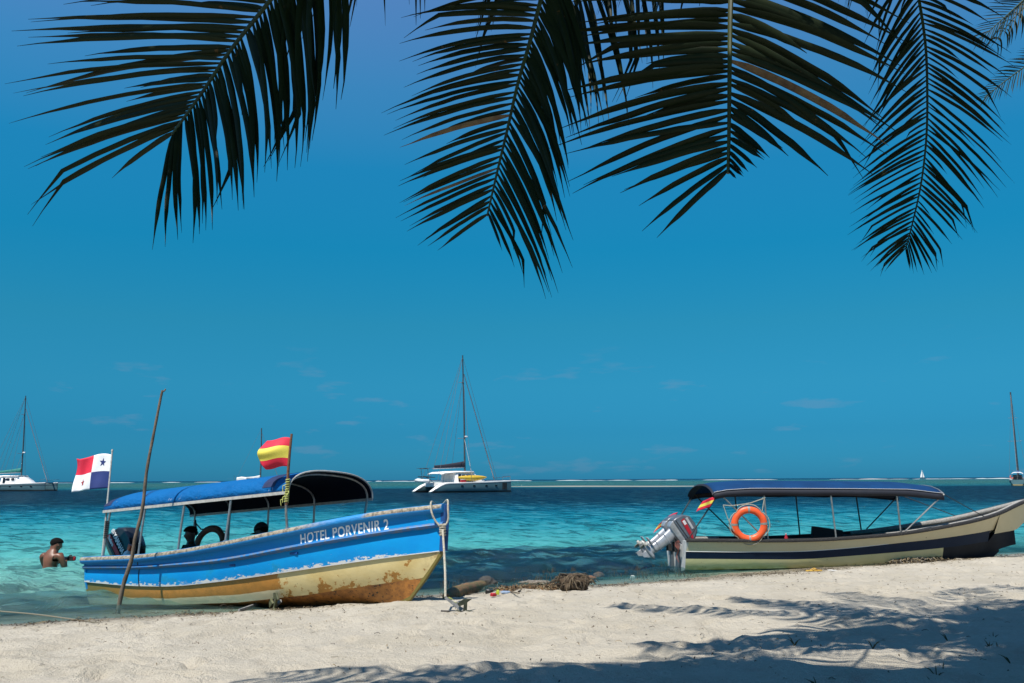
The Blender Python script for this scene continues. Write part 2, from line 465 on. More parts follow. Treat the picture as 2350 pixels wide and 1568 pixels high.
# ---- surf breaking along the outer reef
g = G('foam'); g.b.inputs['Base Color'].default_value = (.36, .38, .38, 1); g.b.inputs['Roughness'].default_value = .8
m_foam = g.m
mb = MB(); rs = random.Random(3); x = -760.0
while x < 760:
    L_ = rs.uniform(8, 46); yb = 1000 + rs.uniform(-90, 60)
    if rs.random() < .72:
        k = 9; secs = []
        hh = rs.uniform(.3, .95)
        for i in range(k):
            t = i / (k - 1); e = math.sin(math.pi * t) ** .6 * (0.65 + .35 * rs.random())
            px = x + L_ * t
            secs.append([(px, yb - 8 * e - .5, -.1), (px, yb - 3 * e, hh * e * .75), (px, yb, hh * e), (px, yb + 4 * e, hh * e * .5), (px, yb + 7, -.1)])
        mb.loft(secs)
    x += L_ * rs.uniform(.45, 1.05)
tag(mb.build('surf', m_foam, fix=False, auto=0), 'broken white line of surf on the outer reef', 'surf', kind='stuff')
# ================================================================== MATERIALS SHARED
m_pipe = pmat('galvanised_pipe', (.52, .52, .50), (.33, .33, .32), .38, .75, scale=14)
m_darkpipe = pmat('black_or_shaded_pipe', (.03, .03, .032), (.06, .055, .05), .5, .2)
m_white = pmat('white_gelcoat', (1.05, 1.03, 1.0), (.86, .86, .83), .3, scale=1.5)
m_black = pmat('black_rubber', (.012, .012, .013), (.03, .03, .03), .5)
m_rope = pmat('worn_rope', (.56, .52, .42), (.36, .32, .24), .9, scale=40, bump=.5, bscale=220)
m_yrope = pmat('yellow_rope', (.62, .68, .20), (.42, .42, .12), .9, scale=40, bump=.5, bscale=220)
m_wood = pmat('weathered_wood', (.21, .155, .105), (.11, .08, .055), .8, scale=6, bump=.6, bscale=35)
m_letter = pmat('white_paint_letters', (1.2, 1.2, 1.16), (.95, 1.0, 1.05), .6, scale=26)
m_inside = pmat('hull_inside', (.10, .11, .12), (.05, .055, .06), .7, scale=5)
m_floor = pmat('boat_floor', (.16, .15, .13), (.08, .08, .075), .8, scale=5)
m_alu = pmat('bare_aluminium', (.60, .61, .62), (.42, .43, .45), .32, .7, scale=6)
m_steel = pmat('stainless', (.62, .62, .62), (.45, .45, .45), .25, .9)

def half(x, b0, bm, xm, L, p):
    t = min(max((x - xm) / (L - xm), 0), 1)
    return (b0 + (bm - b0) * min(1, x / xm)) * (1 - t ** p)

def strip_mesh(name, fa, fb, xsl, rows, mat, parent, bulge=0., q0=0., q1=1., both=True, extra=None):
    # plating between two hull lines fa(x) and fb(x) -> (half breadth, z); UV = (x, q)
    mb = MB(); uv = []
    for sg in ((-1, 1) if both else (-1,)):
        secs = []
        for x in xsl:
            (ya, za), (yb, zb) = fa(x), fb(x); sec = []
            for r in range(rows + 1):
                q = r / rows
                y = ya + (yb - ya) * q + bulge * math.sin(math.pi * q) * min(1, ya * 4)
                sec.append((x, sg * y, za + (zb - za) * q)); uv.append((x, q0 + (q1 - q0) * q))
            secs.append(sec)
        mb.loft(secs)
    return mb.build(name, mat, parent, uv=uv, auto=60)

def sweep_mesh(name, line, xsl, prof, mat, parent, close_stern=False):
    # a moulding with profile [(outboard, up)] swept along both sides; UV = (x, profile angle)
    mb = MB(); uv = []
    for sg in (-1, 1):
        secs = []
        for x in xsl:
            y, z = line(x)
            secs.append([(x, sg * max(0.004, y + a), z + b) for a, b in prof])
            uv += [(x, i / len(prof)) for i in range(len(prof))]
        mb.loft(secs, close=True, cap=True)
    return mb.build(name, mat, parent, uv=uv, auto=50)

def uvsep(g):
    n = g.n.new('ShaderNodeUVMap'); return n.outputs[0], g.sep(n.outputs[0])

# ================================================================== BLUE BOAT
YAW, PIT, HEEL = math.radians(-33.74), math.radians(4.318), math.radians(4.334)
BR = rot3(YAW, PIT, HEEL)
BO = Vector((-6.2966, 14.5767, -.2990))
def bw(p): return BO + BR @ Vector(p)
boat = empty('motor_boat', BO, BR, label='blue and cream wooden launch with blue canopy, bow drawn up on the sand', cat='boat')

ZG = ([0, 1.6, 2.54, 3.5, 4.49, 5.18, 5.67, 6.2, 6.7], [.753, .735, .771, .852, .97, 1.058, 1.122, 1.17, 1.20])
ZS = ([0, 1.65, 3.06, 3.66, 4.8, 5.8, 6.5, 6.7], [.615, .573, .603, .641, .776, .888, .96, .975])
ZB = ([0, 1.16, 2.34, 3.6, 4.74, 5.89, 6.5, 6.7], [.39, .314, .286, .358, .465, .578, .632, .645])
ZC = ([0, 2.2, 3.48, 4.63, 5.38, 6.00, 6.27, 6.57], [.05, .04, .061, .143, .227, .295, .32, .64])
ZK = ([0, 4.3, 5.1, 5.75, 6.02, 6.27, 6.57], [-.06, -.05, -.02, .02, .06, .30, .64])
def sm(tab):
    # smooth a table of heights so the plating has fair lines
    xx = np.linspace(0, 6.7, 135); yy = np.interp(xx, *tab); k = np.ones(17) / 17
    ypad = np.concatenate([2 * yy[0] - yy[8:0:-1], yy, 2 * yy[-1] - yy[-2:-10:-1]])
    return xx, np.convolve(ypad, k, 'valid')
ZG, ZS, ZB = sm(ZG), sm(ZS), sm(ZB)
LG = lambda x: (max(.035, half(x, .80, .88, 2.0, 6.63, 2.6)), interp(x, *ZG))
LS = lambda x: (max(.035, half(x, .77, .84, 2.0, 6.61, 2.5)), interp(x, *ZS))
LB = lambda x: (max(.035, half(x, .74, .78, 2.0, 6.59, 2.3)), interp(x, *ZB))
LB2 = lambda x: (max(.02, half(x, .715, .755, 2.0, 6.53, 2.3)), interp(x, *ZB) + .006)
LC = lambda x: (max(.012, half(x, .62, .66, 2.0, 6.27, 2.0)), interp(x, *ZC))
LK = lambda x: (.012, interp(x, *ZK))
XB = list(np.linspace(0, 6.61, 60))

g = G('blue_boat_paint')
uvv, (u, q, _) = uvsep(g)
P = g.coord()
n1 = g.noise(P, 2.2, 5, .6); n2 = g.noise(P, 9, 6, .68); n3 = g.noise(g.coord(scale=(1.6, 4, 4)), 6, 6, .7)
c = g.mix(g.step(n1, .35, .7), (.001, .29, .73), (.001, .33, .76))
c = g.mix(g.math('MULTIPLY', g.step(g.math('MULTIPLY', n2, g.step(n1, .45, .65)), .42, .62), .55), c, (.02, .28, .44))
edge = g.math('SUBTRACT', q, g.math('MULTIPLY', g.step(u, 5.6, 6.6), .25))
chip = g.step(g.math('ADD', n3, g.math('MULTIPLY', g.math('SUBTRACT', edge, 1.86), 1.0)), .53, .56)
chip = g.math('MULTIPLY', chip, g.step(g.noise(P, 1.4, 3), .30, .46))
rim = g.step(g.math('ADD', q, g.math('MULTIPLY', n2, .05)), 1.985, 2.0)
spk = g.math('GREATER_THAN', g.math('ADD', g.noise(P, 34, 3, .6), g.math('MULTIPLY', n1, .12)), .80)
c = g.mix(g.math('MAXIMUM', g.math('MAXIMUM', chip, rim), spk), c, (.74, .75, .74))
# one dark run of tar down the side
run = g.math('MULTIPLY', g.math('MULTIPLY', g.math('LESS_THAN', g.math('ABSOLUTE', g.math('SUBTRACT', u, 1.49)), .016), g.math('GREATER_THAN', q, .2)), 1.0)
c = g.mix(run, c, (.01, .02, .05))
g.set(g.b.inputs['Base Color'], c); g.b.inputs['Roughness'].default_value = .42; g.b.inputs['Specular IOR Level'].default_value = .25
g.set(g.b.inputs['Normal'], g.bump(g.noise(P, 5, 4), .25, .03))
m_blue = g.m
strip_mesh('topside', LG, LS, XB, 4, m_blue, boat, -.012, 0, 1)
LSi = lambda x: (max(.03, LS(x)[0] - .035), LS(x)[1])
strip_mesh('lower_topside', LSi, LB, XB, 6, m_blue, boat, .014, 1, 2)

g = G('lower_hull_paint')
uvv, (u, q, _) = uvsep(g); P = g.coord()
n1 = g.noise(P, 1.7, 5, .62); n2 = g.noise(P, 7, 6, .7); n4 = g.noise(g.coord(scale=(1, 3, 3)), 5, 5, .65)
cream = g.mix(g.step(n1, .4, .65), (.86, .70, .34), (.78, .59, .24))
orange = g.mix(g.step(n2, .38, .66), (.58, .26, .045), (.46, .22, .038))
orange = g.mix(g.math('MULTIPLY', g.math('SUBTRACT', 1.0, g.step(g.math('ADD', u, g.math('MULTIPLY', n2, 1.6)), .9, 2.6)), .85), orange, (.13, .135, .03))
wq = g.math('ADD', q, g.math('MULTIPLY', g.math('SUBTRACT', n1, .5), .16))
band = g.step(wq, .64, .67)
aft = g.mix(band, orange, (.88, .77, .48))
fw = g.math('MAXIMUM', g.step(g.math('ADD', g.math('ADD', n2, g.math('MULTIPLY', g.math('SUBTRACT', n1, .5), .9)), g.math('MULTIPLY', q, .26)), .735, .75), 0)
fore = g.mix(fw, cream, orange)
c = g.mix(g.step(g.math('ADD', u, g.math('MULTIPLY', g.math('SUBTRACT', n2, .5), .9)), 4.25, 4.31), aft, fore)
c = g.mix(g.math('MULTIPLY', g.math('GREATER_THAN', g.noise(P, 30, 4, .6), .70), .8), c, (.08, .06, .03))
rust = g.math('MULTIPLY', g.step(u, 6.2, 6.5), g.step(n2, .45, .6))
c = g.mix(g.math('MULTIPLY', rust, .6), c, (.22, .10, .03))
g.set(g.b.inputs['Base Color'], c); g.b.inputs['Roughness'].default_value = .5
g.set(g.b.inputs['Normal'], g.bump(g.noise(P, 8, 5), .25, .02))
m_lower = g.m
strip_mesh('lower_hull', LB2, LC, [x for x in XB if x <= 6.53] + [6.53], 6, m_lower, boat, .02, 0, 1)
g = G('bottom_paint')
P = g.coord(); n2 = g.noise(P, 8, 6, .7)
c = g.mix(g.step(n2, .38, .62), (.54, .22, .04), (.30, .115, .024))
c = g.mix(g.math('GREATER_THAN', g.noise(P, 20, 5, .7), .60), c, (.025, .018, .012))
g.set(g.b.inputs['Base Color'], c); g.b.inputs['Roughness'].default_value = .55
m_bottom = g.m
strip_mesh('bottom', LC, LK, [x for x in XB if x <= 6.26] + [6.26], 4, m_bottom, boat)
mb = MB()
mb.loft([[(x, y * LB(x)[0], LB(x)[1] + .0) if abs(y) == 1 else (x, y * LB2(x)[0], LB2(x)[1]) for y in (-1, -.999)] for x in XB])
mb.loft([[(x, y * LB(x)[0], LB(x)[1] + .0) if abs(y) == 1 else (x, y * LB2(x)[0], LB2(x)[1]) for y in (1, .999)] for x in XB])
mb.build('knuckle', m_blue, boat)

g = G('worn_gunwale')
uvv, (u, q, _) = uvsep(g); P = g.coord()
n1 = g.noise(g.coord(scale=(1, 2, 2)), 7, 6, .7); n2 = g.noise(P, 24, 5, .7); n5 = g.noise(P, 1.1, 3)
geo = g.n.new('ShaderNodeTexCoord'); nx_, ny_, nz_ = g.sep(geo.outputs['Normal'])
side = g.step(g.math('ADD', g.math('ABSOLUTE', ny_), g.math('MULTIPLY', g.math('SUBTRACT', n1, .5), .9)), .40, .55)
side = g.math('MULTIPLY', side, g.step(nz_, -.28, .0))
side = g.math('MULTIPLY', side, g.math('SUBTRACT', 1.0, g.math('MULTIPLY', g.step(u, 4.6, 5.4), g.math('SUBTRACT', 1.0, g.step(n5, .45, .55)))))
wear = g.mix(g.step(n2, .42, .6), (.44, .38, .28), (.15, .125, .085))
c = g.mix(side, (.001, .27, .70), wear)
g.set(g.b.inputs['Base Color'], c); g.b.inputs['Roughness'].default_value = .6
g.set(g.b.inputs['Normal'], g.bump(n2, .6, .02))
m_gun = g.m
m_strake = pmat('blue_strake', (.001, .19, .55), (.16, .20, .26), .5, scale=13)
prof = [(-.055, -.06), (.012, -.062), (.050, -.034), (.058, .006), (.042, .038), (.0, .050), (-.065, .048)]
gw = sweep_mesh('gunwale', lambda x: (LG(x)[0], LG(x)[1] - .03), XB, prof, m_gun, boat)
prof = [(-.045, -.036), (.018, -.026), (.036, -.004), (.026, .016), (-.01, .030)]
sweep_mesh('rubbing_strake', LS, XB, prof, m_strake, boat)
# transom with its own cap, stem post
mb = MB()
TR = [(0.0, s_ * y, z) for s_, seq in ((-1, ((.80, .74), (.77, .615), (.74, .39), (.62, .05), (.0, -.06))), ) for y, z in seq]
TR = TR + [(x, -y, z) for x, y, z in TR[-2::-1]]
TR += [(0, .38, .74), (0, .30, .58), (0, -.30, .58), (0, -.38, .74)]
mb.prism(TR, (-.002, 0, 0), (.045, 0, 0))
mb.build('transom', m_blue, boat, smooth=False, bevel=.006)
m_stem = pmat('stem_paint', (.003, .085, .34), (.01, .05, .16), .5, scale=8)
mb = MB(); st = [(6.625, 1.20), (6.622, .95), (6.60, .635)]
mb.loft([[(x - .06, -.045, z), (x + .01, -.036, z), (x + .03, 0, z), (x + .01, .036, z), (x - .06, .045, z)] for x, z in st], close=True, cap=True)
mb.build('stem_post', m_stem, boat)
mb = MB(); st = [(6.575, .637), (6.28, .30), (6.03, .055), (5.75, .0)]
mb.loft([[(x - .05, -.018, z + .03), (x + .012, -.016, z), (x + .022, 0, z - .012), (x + .012, .016, z), (x - .05, .018, z + .03)] for x, z in st], close=True, cap=True)
mb.build('cutwater', m_lower, boat)
# inside: lining, floor, thwarts, foredeck
LGi = lambda x: (max(.01, LG(x)[0] - .05), LG(x)[1] - .04)
LFi = lambda x: (max(.008, half(x, .60, .63, 2, 6.2, 2.0)), .20 + .0 * x + (.0 if x < 4.5 else (x - 4.5) * .17))
strip_mesh('lining', LGi, LFi, [x for x in XB if x <= 6.3], 4, m_inside, boat)
mb = MB(); mb.loft([[(x, -LFi(x)[0], LFi(x)[1]), (x, LFi(x)[0], LFi(x)[1])] for x in XB if .04 < x <= 6.2])
mb.build('floor', m_floor, boat)
for xx in (1.2, 2.35, 3.45, 4.5):
    mb = MB(); w = LGi(xx)[0] - .03; zz = LGi(xx)[1] - .26; mb.box((xx, 0, zz), (.28, 2 * w, .03)); mb.build('thwart', m_stem, boat, bevel=.005)
mb = MB(); mb.loft([[(x, -LGi(x)[0] - .01, LG(x)[1] - .02), (x, 0, LG(x)[1] + .0), (x, LGi(x)[0] + .01, LG(x)[1] - .02)] for x in np.linspace(5.35, 6.57, 10)])
mb.build('foredeck', m_blue, boat)

# lettering on the side, laid on the plating
V, F = text_mesh('HOTEL PORVENIR 2', 1.0, bold=.022, spacing=1.08)
mx = max(p.x for p in V)
x0, x1 = 4.70, 5.92
def on_top(x, q, off):
    (ya, za), (yb, zb) = LG(x), LS(x)
    y = ya + (yb - ya) * q - .012 * math.sin(math.pi * q) * min(1, ya * 4)
    return Vector((x, -(y + off), za + (zb - za) * q))
def letters(V, x0, x1, mx):
    out = []
    for p in V:
        s_ = p.x / mx; x = x0 + (x1 - x0) * s_
        out.append(on_top(x, .90 - .56 * (p.y / .72) + .02 * math.sin(9 * s_ * 3), .005))
    return out
mb = MB(); mb.add(letters(V, x0, x1, mx), F)
tl = mb.build('lettering', m_letter, boat, smooth=False, fix=False)
tl['label'] = 'hand-painted white words HOTEL PORVENIR 2'

# canopy on its arched frame
def arch(x, k=17, grow=0.):
    end = min(1, max(0, (x - .30) / .5)); hgt = (.225 + .085 * end); w = .79 + grow
    out = []
    for i in range(k):
        a = math.pi * i / (k - 1); ca, sa = math.cos(a), math.sin(a)
        out.append(Vector((x + .05 * (1 - abs(ca)) * (1 if x > 4 else 0), -w * (abs(ca) ** .72) * (1 if ca > 0 else -1), 1.455 + (hgt + grow) * (sa ** .80))))
    return out
m_can = None
g = G('blue_canvas')
P = g.coord(); n1 = g.noise(P, 1.5, 5, .6); n2 = g.noise(P, 22, 5, .7)
c = g.mix(g.step(n1, .35, .7), (.001, .135, .40), (.001, .11, .34))
c = g.mix(g.math('MULTIPLY', g.math('GREATER_THAN', g.math('ADD', n2, g.math('MULTIPLY', n1, .35)), .855), .8), c, (.45, .55, .62))
g.set(g.b.inputs['Base Color'], c); g.b.inputs['Roughness'].default_value = .7; g.b.inputs['Specular IOR Level'].default_value = .15
g.set(g.b.inputs['Normal'], g.bump(g.noise(g.coord(scale=(1.4, 2, 2)), 3.2, 5, .6), .6, .10))
m_can = g.m
XC = np.linspace(.42, 4.62, 29)
mb = MB(); mb.loft([arch(x) for x in XC])
cn = mb.build('canopy', m_can, boat)
so = cn.modifiers.new('thick', 'SOLIDIFY'); so.thickness = .008; so.offset = 1
m_canshade = pmat('canopy_shade_colour', (.003, .006, .016), (.005, .008, .02), .9, spec=.1)  # dark sheet under the canvas; its colour stands in for shade
mb = MB(); mb.loft([arch(x, 17, -.004) for x in XC]); mb.build('canopy_shade_sheet', m_canshade, boat)
m_navy = pmat('navy_band', (.006, .02, .10), (.004, .014, .07), .7)  # darker navy strips laid over parts of the canopy
for xa, xb in ((.415, .60), (1.40, 1.43), (4.10, 4.34)):
    mb = MB()
    mb.loft([[p for p in arch(x, 17, .012)][1:9] for x in np.linspace(xa, xb, 5)])
    mb.build('canopy_band', m_navy, cn)
m_rail = pmat('pale_edge_rail', (.55, .54, .50), (.40, .39, .36), .5, scale=16)
for sg in (-1, 1):
    mb = MB(); mb.loft([[(x, sg * .785, 1.425), (x, sg * .803, 1.425), (x, sg * .803, 1.465), (x, sg * .785, 1.465)] for x in (.42, 1.5, 2.6, 3.6, 4.63)], close=True, cap=True)
    mb.build('canopy_rail', m_rail, boat)
FR = [.58, 1.49, 2.43, 3.46, 4.55]
for x in FR:
    mb = MB(); mb.tube([p - Vector((0, 0, .02)) for p in arch(x, 17, -.012)], .015, 8); mb.build('arch_tube', m_pipe, boat)
    for sg in (-1, 1):
        yb_ = min(.80, LG(x)[0] - .01); xb_ = x - .04
        mb = MB(); mb.tube([(x, sg * .775, 1.45), (x - .02, sg * (.775 + yb_) / 2, 1.15), (xb_, sg * yb_, LG(x)[1] + .01)], .0165, 8)
        mb.tube([(xb_, sg * yb_, LG(x)[1] + .005), (xb_, sg * yb_, LG(x)[1] + .03)], .032, 8)
        mb.build('post', m_pipe, boat)
mb = MB(); mb.tube(arch(4.63, 21, .006), .012, 8); mb.build('canopy_hoop', m_rail, boat)
# lashing round the stern post and line for the ring
mb = MB()
for k in range(9): mb.tube([(.555 + .03 * math.cos(a), -.79 + .03 * math.sin(a), 1.02 + .03 * k + .005 * a) for a in np.linspace(0, 6.3, 9)], .011, 5)
mb.build('lashing', m_black, boat)

# ------------------------------------------------------------------ outboard motors
def outboard(label, loc, R, tilt, sc_, mcowl, mleg, mprop, decal, group=None):
    root = empty('outboard_motor', loc, (R @ Matrix.Rotation(tilt, 3, 'Y')), label=label, cat='outboard motor', group=group)
    root.scale = (sc_,) * 3
    # cowl: side profile with tapering width
    prof = [(-.34, .17), (-.345, .25), (-.30, .42), (-.20, .515), (-.02, .53), (.12, .49), (.21, .36), (.23, .17)]
    mb = MB(); cxy = Vector((-.07, 0, .34)); secs = []
    for wy, k in ((-.172, .82), (-.165, .93), (-.13, .985), (0, 1.0), (.13, .985), (.165, .93), (.172, .82)):
        secs.append([(cxy.x + (x - cxy.x) * k, wy * (1.0 - .30 * max(0, (z - .25) / .28)), .17 + (z - .17) * (k if z > .2 else 1)) for x, z in prof])
    mb.loft(secs, close=True, cap=True); cw = mb.build('cowl', mcowl, root, bevel=.012, auto=35)
    mb = MB()
    mb.loft([[(-.32 + a, y * (1 - b), z) for y in (-.15, -.05, .05, .15)] + [(.21 - a, y * (1 - b), z) for y in (.15, .05, -.05, -.15)] for z, a, b in ((.17, 0, 0), (.12, .01, .05), (.05, .06, .3))], close=True, cap=True)
    mb.build('cowl_base', mleg if decal != 'black' else mcowl, root, bevel=.01)
    mb = MB(); mb.prism([(-.30, -.176, .205), (.20, -.176, .205), (.20, -.176, .222), (-.30, -.176, .222)], (0, 0, 0), (0, .352, 0)); mb.build('seam_band', m_black, root, smooth=False)
    mb = MB(); secs = []
    for z, xa, xb, w in ((.10, -.24, .07, .075), (0, -.22, .045, .062), (-.2, -.19, .02, .05), (-.38, -.175, .01, .044), (-.52, -.17, .0, .036)):
        secs.append([((xa + xb) / 2 + (xb - xa) / 2 * math.cos(a), w * math.sin(a) * (abs(math.sin(a)) ** -.25 if abs(math.sin(a)) > .01 else 1), z) for a in np.linspace(0, 2 * math.pi, 17)[:-1]])
    mb.loft(secs, close=True, cap=True); mb.build('leg', mleg, root)
    for z_ in (-.12, -.335):
        mb = MB(); w = .058 if z_ > -.2 else .05
        mb.box((-.09, 0, z_), (.24 if z_ > -.2 else .215, 2 * w, .012)); mb.build('leg_flange', mleg, root, bevel=.004)
    mb = MB(); mb.prism([(-.34, -.085, -.44), (-.30, -.10, -.44), (-.05, -.07, -.44), (.02, 0, -.44), (-.05, .07, -.44), (-.30, .10, -.44), (-.34, .085, -.44)], (0, 0, 0), (0, 0, .014)); mb.build('anti_ventilation_plate', mleg, root, smooth=False)
    Mx = Matrix.Translation((-.03, 0, -.55)) @ Matrix.Rotation(math.pi / 2, 4, 'Y')
    mb = MB(); mb.lathe([(.004, .125), (.028, .10), (.044, .05), (.048, -.03), (.044, -.14), (.036, -.19)], 14, Mx); mb.build('gearcase', mleg, root)
    mb = MB(); mb.prism([(-.14, -.006, -.58), (.03, -.006, -.58), (-.06, -.006, -.71), (-.14, -.006, -.71)], (0, 0, 0), (0, .012, 0)); mb.build('skeg', mleg, root, bevel=.003)
    mb = MB(); Mp = Matrix.Translation((-.25, 0, -.55)) @ Matrix.Rotation(math.pi / 2, 4, 'Y')
    mb.lathe([(.03, .04), (.036, .02), (.036, -.05), (.02, -.07)], 12, Mp)
    for k in range(3):
        a0 = k * 2.094 + .4; grid = []
        for i in range(6):
            r = .03 + .095 * i / 5; wd = .055 * math.sin(math.pi * (.18 + .72 * i / 5)) ** .7
            row = []
            for j in range(5):
                t = (j / 4 - .5) * 2; aa = a0 + t * wd / max(r, .05) * .8
                row.append((-.25 + t * wd * .62 - .012 * (1 - t * t), r * math.cos(aa), -.55 + r * math.sin(aa)))
            grid.append(row)
        mb.loft(grid)
    pr = mb.build('propeller', mprop, root); so = pr.modifiers.new('t', 'SOLIDIFY'); so.thickness = .006
    # clamp bracket stays square to the transom
    Ri = Matrix.Rotation(-tilt, 3, 'Y'); mb = MB()
    for y in (-.09, .09):
        mb.box(Ri @ Vector((.02, y, -.10)), (.07, .025, .30), Ri)
        mb.tube([Ri @ Vector((.02, y, -.05)), Ri @ Vector((.15, y, -.05))], .011, 6)
    mb.box(Ri @ Vector((.02, 0, .0)), (.06, .2, .05), Ri); mb.tube([Ri @ Vector((0, -.14, .02)), Ri @ Vector((0, .14, .02))], .018, 8)
    mb.build('clamp_bracket', m_darkpipe, root, bevel=.004)
    mb = MB(); mb.tube([(.02, -.03, .08), (.10, -.06, .02), (.16, -.10, .04), (.26, -.11, .09)], .014, 7); mb.build('steering_arm', m_alu, root)
    return root, cw
def cowl_side(z): return .165 * (1.0 - .30 * max(0, (z - .25) / .28)) + .005
def cowl_quad(root, name, pts, mat, off=.0):
    mb = MB(); mb.add([(x, -(cowl_side(z) + .006 + off), z) for x, z in pts], [tuple(range(len(pts)))]); return mb.build(name, mat, root, smooth=False, fix=False)
def cowl_text(root, name, body, x, z, size, mat, slope=0.):
    V, F = text_mesh(body, size, bold=.004)
    mb = MB(); mb.add([(x + p.x, -(cowl_side(z + p.y) + .010), z + p.y + slope * p.x) for p in V], F); return mb.build(name, mat, root, smooth=False, fix=False)

m_cblk = pmat('black_cowl', (.010, .012, .016), (.018, .020, .024), .28, scale=4, coat=.3)
m_legblk = pmat('black_leg', (.014, .016, .02), (.03, .032, .036), .4)
m_cgrey = pmat('grey_cowl', (.19, .21, .235), (.14, .155, .175), .30, .35, scale=5, coat=.3)
m_lgrey = pmat('silver_leg', (.66, .67, .70), (.45, .46, .49), .34, .5, scale=9)
m_prop = pmat('white_prop', (.62, .60, .55), (.42, .40, .32), .4, .3)
m_red = pmat('red_decal', (.50, .012, .022), (.40, .01, .02), .4)
m_decal = pmat('white_decal', (.80, .80, .80), (.7, .7, .7), .4)
m_greydecal = pmat('pale_decal', (.52, .55, .58), (.42, .44, .46), .4)
ob, cw = outboard('black outboard motor with red stripe tilted up on the stern of the blue boat', bw((-.30, 0, .64)), BR, math.radians(46), 1.22, m_cblk, m_legblk, m_alu, 'black')
cowl_quad(ob, 'stripe', [(-.31, .235), (.10, .235), (.20, .245), (.20, .285), (.06, .295), (-.31, .295)], m_red)
cowl_text(ob, 'maker_lettering', 'YAMAHA', -.235, .325, .085, m_decal)
cowl_text(ob, 'model_lettering', 'Enduro', -.29, .243, .062, m_decal)
mb = MB()
for r_ in (.036, .018):
    ring = [(r_ * math.cos(a), r_ * math.sin(a)) for a in np.linspace(0, 6.2832, 25)]; r2 = r_ - .009
    ring2 = [(r2 * math.cos(a), r2 * math.sin(a)) for a in np.linspace(0, 6.2832, 25)]
    mb.loft([[(-.28 + a, -(cowl_side(.355 + b) + .010), .355 + b) for a, b in rr_] for rr_ in (ring, ring2)])
mb.build('emblem', m_decal, ob, smooth=False, fix=False)

# lanyard, red-orange tape and float at the stern corner
m_orange = pmat('orange_plastic', (1.15, .155, .035), (.98, .12, .03), .42, scale=5)
fl = empty('fuel_can', bw((.42, -.30, .60)), BR, label='white and orange plastic can standing in the stern of the blue boat', cat='can')
mb = MB(); mb.lathe([(.085, 0), (.09, .04), (.09, .18), (.06, .24), (.025, .26), (.025, .29)], 14); mb.build('body', m_white, fl)
mb = MB(); mb.tube([(.06, 0, .16), (.11, 0, .27), (.15, .0, .20), (.17, 0, .05)], .022, 8); mb.box((.06, -.02, .30), (.07, .05, .09), Matrix.Rotation(.4, 3, 'Y')); mb.build('handle', m_orange, fl, bevel=.008)

# ------------------------------------------------------------------ flags
m_fr = pmat('red_cloth', (.85, .012, .055), (.68, .009, .045), .75, scale=3)
m_fy = pmat('yellow_cloth', (1.0, .86, .12), (.86, .72, .09), .75, scale=3)
m_fw = pmat('white_cloth', (.95, .97, 1.0), (.82, .85, .88), .75, scale=3)
m_fb = pmat('blue_cloth', (.004, .030, .20), (.003, .024, .16), .75, scale=3)
def cloth(name, fn, nu, nv, zone, mats, parent, th=.002):
    mb = MB(); mb.loft([[fn(i / nu, j / nv) for j in range(nv + 1)] for i in range(nu + 1)])
    mb.mi = [zone((i + .5) / nu, (j + .5) / nv) for i in range(nu) for j in range(nv)]
    o = mb.build(name, mats, parent, fix=False, auto=0); so = o.modifiers.new('t', 'SOLIDIFY'); so.thickness = th; return o
def star_on(name, fn, cu, cv, ru, rv, mat, parent, rot=0.):
    for s_ in (1, -1):
        pts = []
        for k in range(10):
            r = 1 if k % 2 == 0 else .40; a = math.pi / 2 + k * math.pi / 5 + rot
            pts.append((cu + ru * r * math.cos(a), cv - rv * r * math.sin(a)))
        e = 1e-3; c0 = fn(cu, cv); n = (fn(cu + e, cv) - c0).cross(fn(cu, cv + e) - c0).normalized() * .006 * s_
        # fan of thin triangles following the cloth
        V = [c0 + n]; F = []
        for k in range(10):
            a, b = pts[k], pts[(k + 1) % 10]
            V += [fn(*a) + n, fn(*b) + n]; F.append((0, len(V) - 2, len(V) - 1))
        mb = MB(); mb.add(V, F); mb.build(name, mat, parent, smooth=False, fix=False)

fb = bw((.44, -.75, .70)); ft = bw((.44, -.75, 2.40))
f1 = empty('flag', fb, label='Panama flag with red and blue quarters and two stars on a white stern pole', cat='flag')
off = lambda p: Vector(p) - fb
mb = MB(); mb.tube([off(fb), off(fb.lerp(ft, .5)), off(ft)], [.016, .015, .013], 8); mb.lathe([(.017, -.01), (.019, .01), (.012, .03)], 8, Matrix.Translation(off(ft))); mb.build('pole', pmat('white_pole', (.66, .64, .58), (.45, .43, .38), .5, scale=30), f1)
fdir = Vector((-1, .18, 0)).normalized(); nrm = Vector((.18, 1, 0)).normalized()
def pan(u, v):
    b = off(fb.lerp(ft, .965)) .lerp(off(fb.lerp(ft, .655)), v)
    L_ = .70
    s_ = u + .0
    return b + fdir * (L_ * s_ * (1 - .10 * v * u)) + nrm * (.05 * math.sin(7.5 * u + 1.6 * v) * u ** .7 + .05 * u * math.sin(3 * v + 1) + .02 * math.sin(15 * u - 5 * v) * u) \
        + Vector((0, 0, -.03 * u - .03 * u * u * (.4 + .7 * v) + .03 * math.sin(6 * u) * (1 - v)))
cl = cloth('cloth', pan, 30, 20, lambda u, v: (0 if v < .5 else 1) if u < .48 else (2 if v < .5 else 0), [m_fw, m_fb, m_fr], f1)
star_on('star', pan, .235, .25, .085, .13, m_fb, cl, .1)
star_on('star', pan, .72, .76, .085, .13, pmat('red_star', (.42, .01, .03), (.36, .01, .02), .75), cl, -.1)

